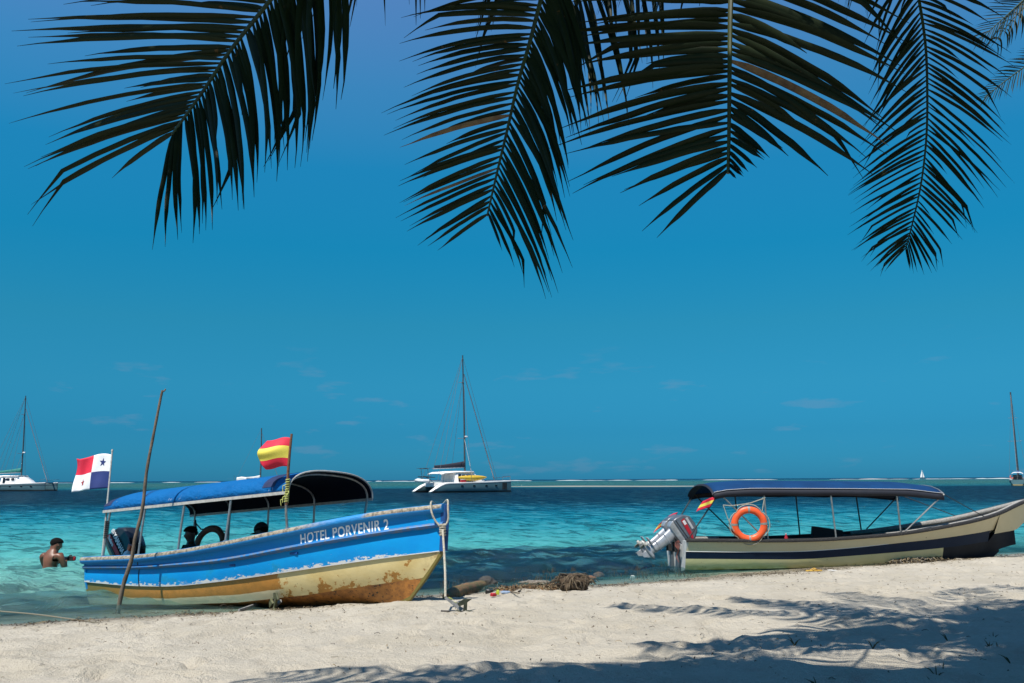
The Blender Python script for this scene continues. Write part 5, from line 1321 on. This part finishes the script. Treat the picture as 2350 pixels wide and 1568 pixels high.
scrap('small white scrap floating between the log and the weedy rock', 1185, 1331, (.08, .03, .016), m_foamw, .0)
scrap('black rubber scrap behind the white foam', 1152, 1346, (.12, .05, .03), m_black, .2, 'rubber_scrap')
scrap('pale blue plastic scrap on the wrack line', 1161, 1363, (.09, .05, .02), pmat('pale_blue_plastic', (.35, .45, .60), (.30, .40, .55), .4), .4, 'plastic_scrap')
scrap('red plastic cap on the wrack line by the log', 1131, 1370, (.045, .03, .03), m_red, 0, 'plastic_scrap')
scrap('yellow-green ball float on the wrack line by the log', 1142, 1366, (.03, .03, .045), pmat('lime_plastic', (.55, .62, .05), (.45, .5, .04), .4), 0, 'float', 'float')
scrap('black bottle half buried by the red cap', 1122, 1364, (.07, .035, .045), m_black, .2, 'bottle', 'bottle')
scrap('white scrap on the wrack line right of the coconut husk', 1452, 1329, (.05, .035, .04), m_foamw, 0, 'plastic_scrap')
scrap('flat white scrap on the sand below the cream hull', 1913, 1312, (.10, .03, .012), m_foamw, 0, 'plastic_scrap')
ffp = PG(1868, 1313, .012)
ff = empty('flip_flop', ffp, (0, 0, .15), label='yellow flip-flop on the wet sand below the cream hull', cat='sandal')
mb = MB(); ol = [(.15, 0), (.13, .045), (.05, .055), (-.05, .04), (-.12, .045), (-.15, 0), (-.12, -.04), (-.05, -.035), (.05, -.05), (.13, -.045)]
mb.prism([(a, b, 0) for a, b in ol], (0, 0, 0), (0, 0, .02)); mb.build('sole', pmat('yellow_rubber', (.72, .44, .06), (.6, .34, .05), .6), ff, bevel=.005)
mb = MB(); mb.tube([(.07, 0, .02), (.02, .03, .05), (-.04, .045, .02)], .008, 5); mb.tube([(.07, 0, .02), (.02, -.03, .05), (-.04, -.04, .02)], .008, 5); mb.build('strap', bpy.data.materials['yellow_rubber'], ff)
for u0, v0, u1, v1, lab in ((1132, 1357, 1192, 1368, 'thin pale stick lying across the wrack line by the rubbish'), (1190, 1362, 1240, 1348, 'dark stick pointing from the wrack line toward the root ball')):
    a, b = PG(u0, v0, .025), PG(u1, v1, .03); mb = MB(); mb.tube([Vector((0, 0, 0)), (b - a) * .5 + Vector((0, 0, .015)), b - a], [.012, .011, .007], 6)
    o = mb.build('stick', mrt[1] if 'pale' in lab else mrt[2], None); o.location = a; tag(o, lab, 'stick')

# ---- wrack: dried weed along the tide line, one mass nobody could count
def scatter(name, label, n, place, mats, lam, seed, rise=.02, thick=.004, cat='seaweed'):
    rs_ = random.Random(seed); mb = MB(); mi = []
    for _ in range(n):
        r_ = place(rs_)
        if r_ is None: continue
        x, y, z = r_; a = rs_.uniform(0, 6.28); L_ = lam * rs_.uniform(.4, 1.5); w = thick * rs_.uniform(.6, 1.6)
        d = Vector((math.cos(a), math.sin(a), 0)); s_ = Vector((-d.y, d.x, 0)); k = 3; V = []
        bend = rs_.uniform(-.5, .5)
        for i in range(k + 1):
            t = i / k; c_ = Vector((x, y, z)) + d * L_ * (t - .5) + s_ * bend * L_ * math.sin(math.pi * t) * .4 + Vector((0, 0, rise * rs_.random() * math.sin(math.pi * t)))
            V += [c_ + s_ * w, c_ - s_ * w + Vector((0, 0, w * .8))]
        F_ = [(2 * i, 2 * i + 2, 2 * i + 3, 2 * i + 1) for i in range(k)]
        mb.add(V, F_); mi += [rs_.randrange(len(mats))] * k
    mb.mi = mi; o = mb.build(name, mats, None, fix=False, auto=0); tag(o, label, cat, kind='stuff'); return o
def tide(rs_):
    x = rs_.uniform(-8, 13); s_ = abs(rs_.gauss(.0, .75)) + .05 + .3 * math.sin(x * 1.7) + .15 * math.sin(x * 5.1); y = 14 + .5 * x - s_ / .894
    dens = max(0, math.sin(x * 2.3 + 1) * math.sin(x * .9 + y * 3) + .35 * math.sin(x * 9 + y * 5))
    if rs_.random() > .12 + dens: return None
    return x, y, max(zs(x, y), .0) + .012
mw = [pmat('weed_brown', (.085, .055, .025), (.05, .034, .018), .9), pmat('weed_dark', (.028, .022, .014), (.045, .035, .02), .9), pmat('weed_straw', (.26, .20, .11), (.17, .13, .07), .9)]
scatter('seaweed_wrack', 'dried brown seaweed strewn along the tide line', 9000, tide, mw, .075, 31, .02, .0035)
def heap(rs_):
    u = rs_.uniform(0, 1); a = PG(2050 + 130 * u, 1294 - 9 * u); return a.x + rs_.gauss(0, .05), a.y + rs_.gauss(.05, .12), a.z + rs_.uniform(0, .08) * math.sin(math.pi * u) ** .5
mgw = [pmat('weed_grey', (.20, .18, .15), (.12, .105, .085), .9), mw[2], mw[1]]
scatter('seaweed_heap', 'grey heap of dried seaweed under the bow of the cream launch', 1100, heap, mgw, .14, 32, .05, .006)
def heap2(rs_):
    u = rs_.uniform(0, 1); a = PG(1150 + 130 * u, 1362 - 8 * u); return a.x + rs_.gauss(0, .05), a.y + rs_.gauss(.05, .16), a.z + rs_.uniform(0, .05)
scatter('seaweed_bank', 'rusty brown bank of seaweed between the log and the root ball', 1500, heap2, [pmat('weed_rust', (.20, .10, .03), (.13, .065, .022), .9), mw[0], mw[2]], .08, 33, .03, .006)
def bits(rs_):
    x, y = rs_.uniform(-7, 12), rs_.uniform(5, 16)
    if offshore(x, y) < 1.4: return None
    return x, y, zs(x, y) + .02
scatter('beach_litter', 'small dry twigs and leaf scraps scattered over the sand', 1800, bits, mw, .04, 34, .015, .003, 'litter')
# turtle grass tips standing out of the shallow water
rs_ = random.Random(77); mb = MB(); mi = []
for _ in range(620):
    x = rs_.uniform(-1.2, 3.6); s_ = -abs(rs_.gauss(.9, .75)) - .12; y = 14 + .5 * x - s_ / .894
    if math.sin(x * 3.1) + math.sin(y * 2.3 + x) < -.3: continue
    h_ = rs_.uniform(.015, .075); w = rs_.uniform(.003, .006); ln = rs_.uniform(-.04, .04)
    mb.add([(x - w, y, -.08), (x + w, y, -.08), (x + w * .8 + ln, y, h_ * .6), (x - w * .8 + ln, y, h_ * .6), (x + ln * 2.2, y + .01, h_)], [(0, 1, 2, 3), (3, 2, 4)]); mi += [rs_.randrange(2)] * 2
mb.mi = mi; tag(mb.build('turtle_grass', [pmat('grass_dark', (.018, .022, .012), (.035, .035, .02), .8), mw[0]], None, fix=False, auto=0), 'dark turtle grass tips poking out of the shallow water', 'seagrass', kind='stuff')
# sparse beach grass in the palm shade
rs_ = random.Random(5); mb = MB()
for _ in range(20):
    x, y = rs_.uniform(1.8, 4.6), rs_.uniform(5.4, 7.2); z = zs(x, y)
    for k in range(rs_.randrange(2, 7)):
        a = rs_.uniform(0, 6.28); L_ = rs_.uniform(.03, .10); d = Vector((math.cos(a) * .5, math.sin(a) * .5, rs_.uniform(.5, 1))).normalized()
        b_ = Vector((x, y, z - .01)); s_ = d.cross(Vector((0, 1, 0))).normalized() * .004
        m_ = b_ + d * L_ * .6; t_ = b_ + d * L_ + Vector((d.x, d.y, -.4)) * L_ * .3
        mb.add([b_ - s_, b_ + s_, m_ + s_, m_ - s_, t_], [(0, 1, 2, 3), (3, 2, 4)])
tag(mb.build('beach_grass', pmat('dry_grass', (.10, .085, .035), (.06, .06, .025), .9), None, fix=False, auto=0), 'sparse dry grass sprouting from the shaded sand', 'grass', kind='stuff')
# ================================================================== COCONUT PALMS
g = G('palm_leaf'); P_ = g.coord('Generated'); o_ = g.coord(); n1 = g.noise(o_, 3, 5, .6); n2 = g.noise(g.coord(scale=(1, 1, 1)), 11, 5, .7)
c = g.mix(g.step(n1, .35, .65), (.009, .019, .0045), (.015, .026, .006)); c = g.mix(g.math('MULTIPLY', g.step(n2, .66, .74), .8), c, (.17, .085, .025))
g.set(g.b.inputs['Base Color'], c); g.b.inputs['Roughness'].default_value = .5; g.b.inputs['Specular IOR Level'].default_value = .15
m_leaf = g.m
m_dry = pmat('dry_leaf', (.26, .17, .08), (.14, .08, .04), .8, scale=12)
m_rach = pmat('leaf_stalk', (.05, .075, .015), (.035, .045, .012), .45, scale=8)
m_trunk = pmat('palm_trunk', (.22, .19, .15), (.12, .10, .08), .9, scale=5, bump=.8, bscale=12)
def leaflet_verts(path, w, view, roll, fork=False):
    n = len(path); V = []; F = []
    for i, p in enumerate(path):
        t = (path[min(i + 1, n - 1)] - path[max(i - 1, 0)]).normalized(); s_ = t.cross(view).normalized(); s_ = Matrix.Rotation(roll, 3, t) @ s_; nn = s_.cross(t)
        q = i / (n - 1); k = min(1, .35 + q * 5) * (1 - .25 * q) * (1 if q < .68 else max(.07, 1 - ((q - .68) / .30) ** .8))
        ww_ = w * .5 * max(k, .05)
        V += [p + s_ * ww_ + nn * ww_ * .45, p, p - s_ * ww_ + nn * ww_ * .45]
    for i in range(n - 1):
        a = i * 3; F += [(a, a + 3, a + 4, a + 1), (a + 1, a + 4, a + 5, a + 2)]
    return V, F
def trunk(parent, base, top, r0, r1):
    base, top = Vector(base), Vector(top); pts = []; rr = []
    for i in range(60):
        t = i / 59; p = base.lerp(top, t); p.x = base.x + (top.x - base.x) * t ** 1.5; p.y = base.y + (top.y - base.y) * t ** 1.3
        pts.append(p - base); rr.append((r0 + (r1 - r0) * t) * (1 + (.5 * math.exp(-t * 14))) * (1 + .035 * (i % 2)))
    mb = MB(); mb.tube(pts, rr, 14); return mb.build('trunk', m_trunk, parent)
def lerp_tab(t, tab): return [float(np.interp(t, [r[0] for r in tab], [r[k] for r in tab])) for k in range(1, len(tab[0]))]

def frond(parent, base, crown, rach, left, right, nl, nr, W_, seed, rr=(.017, .006), single=True, dy=.22, dryp=.05, t_in=0.):
    # rach: [(u, v, depth)] in view; left/right: [(t, heading in degrees clockwise from +u, length in view units)]
    rs_ = random.Random(seed); R3 = smooth_pts([PY(*p) for p in rach], 40); base = Vector(base); crown = Vector(crown)
    d0 = (R3[0] - R3[1]).normalized(); L0 = (crown - R3[0]).length
    ext = [crown, crown.lerp(R3[0], .35) + Vector((0, 0, .30)) + d0 * .1, R3[0] + d0 * L0 * .30]
    full = smooth_pts(ext + [R3[0]], 16)[:-1] + R3
    mb = MB(); k = len(full); mb.tube([p - base for p in full], [rr[0] * 1.7 + (rr[0] - rr[0] * 1.7) * min(1, i / 15) if i < 15 else rr[0] + (rr[1] - rr[0]) * (i - 15) / (k - 16) for i in range(k)], 8)
    fr = mb.build('frond', m_rach, parent)
    m = len(rach); stuff = MB(); smi = []
    for side, tab, n in ((0, left, nl), (1, right, nr)):
        for i in range(n):
            t = (i + .5 + rs_.uniform(-.18, .18)) / n
            f = t * (m - 1); j = min(int(f), m - 2); e = f - j
            b3 = R3[min(39, int(t * 39))].lerp(R3[min(39, int(t * 39) + 1)], t * 39 - int(t * 39))
            Yd = b3.y
            q = CAMR.transposed() @ (b3 - Vector((0, 0, CAMH))); bu, bv = CX + FPX * q.x / -q.z, CY - FPX * q.y / -q.z
            row = lerp_tab(t, tab); ang, ln = row[0], row[1]; droop = row[2] if len(row) > 2 else 8
            ang += rs_.gauss(0, 2.6); ln *= rs_.uniform(.84, 1.10)
            if rs_.random() < .07: ln *= rs_.uniform(.35, .7)
            sgn = 1 if (math.cos(math.radians(ang)) < 0) else -1
            dd = dy * rs_.uniform(.3, 1.2) * (1 if side == 0 else -1); kink = rs_.random() < .10
            path = []; u_, v_ = bu, bv; nseg = 10
            for s_ in range(nseg + 1):
                x = s_ / nseg; path.append(PY(u_, v_, Yd + dd * x ** 1.2) - base)
                a = ang + sgn * droop * (.75 - 1.7 * x) + (rs_.gauss(0, 1.1))
                if kink and x > .62: a -= sgn * 22
                u_ += ln / nseg * math.cos(math.radians(a)); v_ += ln / nseg * math.sin(math.radians(a))
            view = (path[0] + base - Vector((0, 0, CAMH))).normalized()
            V, F_ = leaflet_verts(path, W_ * rs_.uniform(.85, 1.12) * (1 - .35 * t) * min(1, .35 + ln / 190), view, rs_.gauss(0, .30))
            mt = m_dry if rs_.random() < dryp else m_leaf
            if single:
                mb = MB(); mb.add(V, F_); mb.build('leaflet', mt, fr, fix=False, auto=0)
                if rs_.random() < .35 and len(path) > 3:     # a torn strand hanging from the tip
                    pass
            else: stuff.add(V, F_); smi += [0] * len(F_)
    # leaflets of the part of the frond above the picture
    for i in range(2, 15):
        for k2 in range(3):
            p0 = full[i].lerp(full[i + 1], k2 / 3) - base; tg = (full[i + 1] - full[i - 1]).normalized()
            for sg in (-1, 1):
                out = tg.cross(Vector((0, 0, 1))); out = out.normalized() * sg if out.length > .05 else Vector((sg, 0, 0))
                L_ = .75 * min(1, .25 + i / 8); path = [p0 + out * L_ * x * (1 - .35 * x) + tg * L_ * .45 * x + Vector((0, 0, -.5 * L_ * x * x + .1 * x * L_)) for x in np.linspace(0, 1, 6)]
                V, F_ = leaflet_verts(path, W_, Vector((0, 0, 1)), rs_.gauss(0, .4)); stuff.add(V, F_)
    if stuff.v: tag(stuff.build('foliage', m_leaf, fr, fix=False, auto=0), kind='stuff')
    return fr
def far_frond(parent, base, crown, tip, arch_, W_, L_, n, seed):
    # a frond of the crown above the picture; it throws the shade on the sand
    rs_ = random.Random(seed); base, a, b = Vector(base), Vector(crown), Vector(tip)
    mid_ = a.lerp(b, .5) + Vector((0, 0, arch_)); pts = [a * (1 - t) ** 2 + mid_ * 2 * t * (1 - t) + b * t * t for t in np.linspace(0, 1, 24)]
    mb = MB(); mb.tube([p - base for p in pts], [.028 - .022 * i / 23 for i in range(24)], 6); fr = mb.build('frond', m_rach, parent); st_ = MB()
    for i in range(n):
        t = .12 + .88 * (i + rs_.random()) / n; f = t * 23; j = min(int(f), 22); p0 = pts[j].lerp(pts[j + 1], f - j) - base; tg = (pts[j + 1] - pts[j]).normalized()
        for sg in (-1, 1):
            out = tg.cross(Vector((0, 0, 1))).normalized() * sg; l_ = L_ * min(1, .35 + 2.5 * t) * (1 - .55 * t ** 3) * rs_.uniform(.85, 1.1)
            path = [p0 + (out * (1 - .35 * x) + tg * .5 * x) * l_ * x + Vector((0, 0, (-.55 * x * x + .08 * x) * l_)) for x in np.linspace(0, 1, 6)]
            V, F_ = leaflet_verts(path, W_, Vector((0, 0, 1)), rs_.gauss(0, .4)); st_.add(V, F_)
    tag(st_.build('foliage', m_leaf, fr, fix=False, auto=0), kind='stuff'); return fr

# palm over the left of the view
bA, cA = Vector((-2.6, -1.6, zs(-2.6, -1.6) - .1)), Vector((-.15, 2.2, 5.7))
pa = empty('palm_tree', bA, label='coconut palm whose single frond hangs over the Panama flag and blue boat', cat='palm tree')
trunk(pa, bA, cA, .17, .10)
frond(pa, bA, cA, [(762, -190, 3.75), (692, -95, 3.75), (621, 0, 3.72), (531, 113, 3.7), (465, 211, 3.66), (395, 309, 3.62)],
      [(0, 184, 440, 4), (.3, 181, 480, 4), (.45, 180, 490, 5), (.55, 178, 495, 5), (.66, 172, 460, 7), (.78, 169, 430, 7), (.88, 163, 410, 8), (.95, 156, 420, 8), (1, 147, 350, 10)],
      [(0, 88, 430, 14), (.15, 89, 430, 14), (.36, 87, 390, 12), (.5, 82, 350, 12), (.65, 80, 325, 10), (.8, 82, 300, 8), (.92, 86, 290, 7), (1, 97, 300, 5)], 52, 54, .035, 101, (.013, .006), dryp=.0)
frond(pa, bA, cA, [(1010, -260, 4.2), (940, -240, 4.15), (860, -215, 4.1), (790, -180, 4.05)],
      [(0, 96, 250, 10), (.5, 97, 270, 8), (1, 99, 240, 8)], [(0, 92, 200, 8), (1, 95, 190, 8)], 5, 3, .026, 102, dryp=0)
for k, (a, L_, dz) in enumerate(((20, 2.2, -.9), (80, 2.4, -.3), (150, 2.5, -.5), (200, 2.4, -.4), (250, 2.5, -.6), (300, 2.4, -.5), (345, 2.2, -.8))):
    if k in (0, 1): continue
    far_frond(pa, bA, cA, cA + Vector((math.cos(math.radians(a)) * L_, math.sin(math.radians(a)) * L_, dz)), .8, .035, .75, 34, 200 + k)

# big palm leaning over the right of the view
bB, cB = Vector((5.6, .2, zs(5.6, .2) - .1)), Vector((2.0, 5.0, 6.5))
pb = empty('palm_tree', bB, label='leaning coconut palm with several big fronds hanging over the catamaran and cream launch', cat='palm tree')
trunk(pb, bB, cB, .19, .12)
frond(pb, bB, cB, [(1268, -110, 4.45), (1241, 0, 4.4), (1215, 100, 4.4), (1189, 190, 4.38), (1165, 295, 4.35), (1141, 395, 4.32), (1118, 496, 4.3)],
      [(0, 177, 290, 12), (.2, 174, 300, 13), (.33, 168, 300, 12), (.47, 164, 318, 10), (.6, 161, 310, 8), (.7, 157, 250, 6), (.82, 157, 235, 5), (.92, 153, 235, 4), (1, 142, 125, 4)],
      [(0, 74, 300, 12), (.25, 70, 300, 12), (.45, 68, 290, 12), (.6, 66, 310, 10), (.75, 66, 310, 8), (.88, 66, 300, 8), (.95, 62, 200, 6), (1, 70, 60, 4)], 46, 46, .034, 111, (.014, .005), dryp=.03)
frond(pb, bB, cB, [(1500, -190, 5.4), (1420, -110, 5.35), (1330, -30, 5.3), (1275, 40, 5.25)],
      [(0, 90, 180, 10), (1, 95, 180, 10)], [(0, 84, 330, 10), (.4, 82, 340, 10), (.75, 80, 320, 9), (1, 76, 270, 8)], 2, 22, .036, 112, dryp=0)
frond(pb, bB, cB, [(1684, -150, 4.75), (1677, 0, 4.55), (1675, 100, 4.5), (1674, 192, 4.45), (1673, 300, 4.4), (1671, 398, 4.36)],
      [(0, 180, 370, 6), (.27, 178, 370, 6), (.42, 175, 385, 7), (.58, 170, 395, 7), (.70, 165, 395, 7), (.82, 160, 350, 6), (.90, 156, 285, 5), (.96, 143, 250, 5), (1, 132, 180, 4)],
      [(0, 22, 430, 10), (.3, 25, 440, 10), (.5, 29, 420, 9), (.66, 32, 350, 8), (.70, 35, 180, 5), (.80, 38, 105, 4), (.92, 42, 60, 3), (1, 50, 22, 2)], 36, 32, .055, 113, (.017, .009), dryp=.05)
frond(pb, bB, cB, [(2085, -120, 6.2), (2109, 0, 6.1), (2124, 105, 6.05), (2128, 210, 6.0), (2126, 315, 5.95), (2114, 421, 5.9), (2093, 517, 5.85), (2078, 572, 5.82)],
      [(0, 116, 230, 10), (.18, 120, 225, 10), (.33, 130, 215, 9), (.45, 142, 195, 8), (.6, 150, 190, 6), (.75, 150, 178, 6), (.88, 148, 135, 6), (1, 130, 75, 8)],
      [(0, 22, 215, 10), (.2, 28, 215, 10), (.35, 37, 230, 9), (.48, 44, 250, 8), (.62, 48, 205, 7), (.76, 46, 150, 6), (.88, 60, 105, 5), (1, 84, 48, 4)], 60, 58, .028, 114, (.013, .004), dryp=.02)
for k, (a, L_, dz) in enumerate(((62, 3.6, .25), (38, 3.4, .0), (88, 3.0, .35), (118, 2.6, .5), (10, 3.0, -.6), (-25, 2.8, -.9), (-70, 2.8, -.8), (-110, 2.6, -.7), (48, 2.2, .9))):
    far_frond(pb, bB, cB, cB + Vector((math.cos(math.radians(a)) * L_, math.sin(math.radians(a)) * L_, dz)), .9, .042, .80, 40, 220 + k)

# unseen palm added behind the camera so its thick crown shades the hanging fronds
bE, cE = Vector((1.6, -3.2, zs(1.6, -3.2) - .1)), Vector((.5, 1.7, 7.6))
pe = empty('palm_tree', bE, label='unseen dense-crowned coconut palm added for shade inland of the leaning palm', cat='palm tree')
trunk(pe, bE, cE, .19, .12)
for k in range(34):
    a = math.radians(k * 137.5); L_ = 2.1 + 1.1 * ((k * 7) % 5) / 4; far_frond(pe, bE, cE, cE + Vector((math.cos(a) * L_, min(1.1, math.sin(a) * L_), .5 - .11 * (k % 11))), .7, .065, 1.0, 48, 300 + k)
for k in range(16):
    a = math.radians(-95 + (k * 61.8) % 150); L_ = 2.0 + .5 * (k % 3); far_frond(pb, bB, cB, cB + Vector((math.cos(a) * L_, math.sin(a) * L_ - .3, .3 - .12 * (k % 5))), .7, .055, .9, 42, 340 + k)  # more unseen fronds, added to thicken the overhead shade
for k in range(8):
    a = math.radians(k * 137.5 + 10); L_ = 1.6 + .4 * (k % 3); far_frond(pa, bA, cA, cA + Vector((math.cos(a) * L_ - .5, math.sin(a) * L_ - .2, .35 - .10 * (k % 5))), .6, .055, .85, 40, 360 + k)  # unseen fronds added to the left crown for denser shade

bG, cG = Vector((7.6, 1.0, zs(7.6, 1.0) - .1)), Vector((5.4, 4.0, 7.4))  # unseen palm added at the right to deepen shade and block sky
pg = empty('palm_tree', bG, label='unseen thick-crowned coconut palm added for shade beside the leaning palm', cat='palm tree')
trunk(pg, bG, cG, .19, .12)
for k in range(24):
    a = math.radians(k * 137.5); L_ = 2.2 + .9 * ((k * 7) % 5) / 4; far_frond(pg, bG, cG, cG + Vector((math.cos(a) * L_, math.sin(a) * L_, .5 - .11 * (k % 11))), .7, .065, 1.0, 46, 400 + k)

for tx, ty, tz in ((-3.5, 2.5, 7.0), (-3.7, 3.1, 7.1), (-2.7, 3.2, 7.1), (-2.4, 2.7, 7.1), (-1.2, 2.8, 7.2), (-2.9, 2.0, 7.4), (.2, 2.9, 7.3)):
    far_frond(pe, bE, cE, (tx, ty, tz), .7, .065, .8, 44, 500 + int(tx * 10))
for tx, ty, tz in ((-2.6, 3.0, 5.2), (-2.2, 2.2, 5.6), (-1.6, 3.3, 5.2), (-3.0, 2.5, 5.3), (-1.9, 2.7, 5.8), (-1.2, 2.9, 5.9)):
    far_frond(pa, bA, cA, (tx, ty, tz), .6, .06, .8, 44, 540 + int(tx * 10))  # unseen fronds added to keep sun off the hanging left frond
far_frond(pb, bB, cB, (-.9, 6.9, 6.9), .6, .06, .55, 40, 520)
far_frond(pb, bB, cB, (-.8, 4.2, 6.5), .5, .06, .6, 44, 530)  # this and the next: unseen fronds added to shade a hanging frond
far_frond(pb, bB, cB, (-.4, 4.5, 6.3), .5, .06, .6, 44, 531)
far_frond(pb, bB, cB, (.6, 7.4, 6.9), .6, .06, .6, 40, 521)
far_frond(pg, bG, cG, (3.7, 7.8, 8.0), .8, .06, .6, 40, 522)
far_frond(pg, bG, cG, (5.2, 7.6, 8.0), .8, .06, .6, 40, 523)

# palm farther along the beach, only two tips in view
bC, cC = Vector((15.5, 13.5, zs(15.5, 13.5) - .1)), Vector((12.6, 17.0, 12.4))
pc = empty('palm_tree', bC, label='farther coconut palm whose small frond tips enter beside the big drooping frond', cat='palm tree')
trunk(pc, bC, cC, .17, .10)
frond(pc, bC, cC, [(2420, -70, 17), (2382, -30, 17), (2345, 4, 17), (2300, 45, 16.9), (2246, 92, 16.8)], [(0, 190, 75, 5), (.6, 180, 72, 5), (.85, 165, 55, 5), (1, 150, 35, 4)], [(0, 95, 85, 6), (.6, 98, 75, 6), (1, 120, 40, 4)], 30, 30, .045, 121, (.022, .008), single=False, dy=.3)
frond(pc, bC, cC, [(2440, 95, 17), (2395, 125, 17), (2350, 155, 17), (2305, 188, 16.9), (2259, 224, 16.8)], [(0, 190, 60, 5), (.6, 182, 58, 5), (1, 160, 35, 4)], [(0, 95, 65, 6), (.6, 100, 55, 6), (1, 125, 32, 4)], 28, 28, .045, 122, (.02, .008), single=False, dy=.3)
for k, a in enumerate((0, 60, 110, 230, 290)):
    far_frond(pc, bC, cC, cC + Vector((math.cos(math.radians(a)) * 2.8, math.sin(math.radians(a)) * 2.8, -.4)), .8, .05, .75, 26, 240 + k)
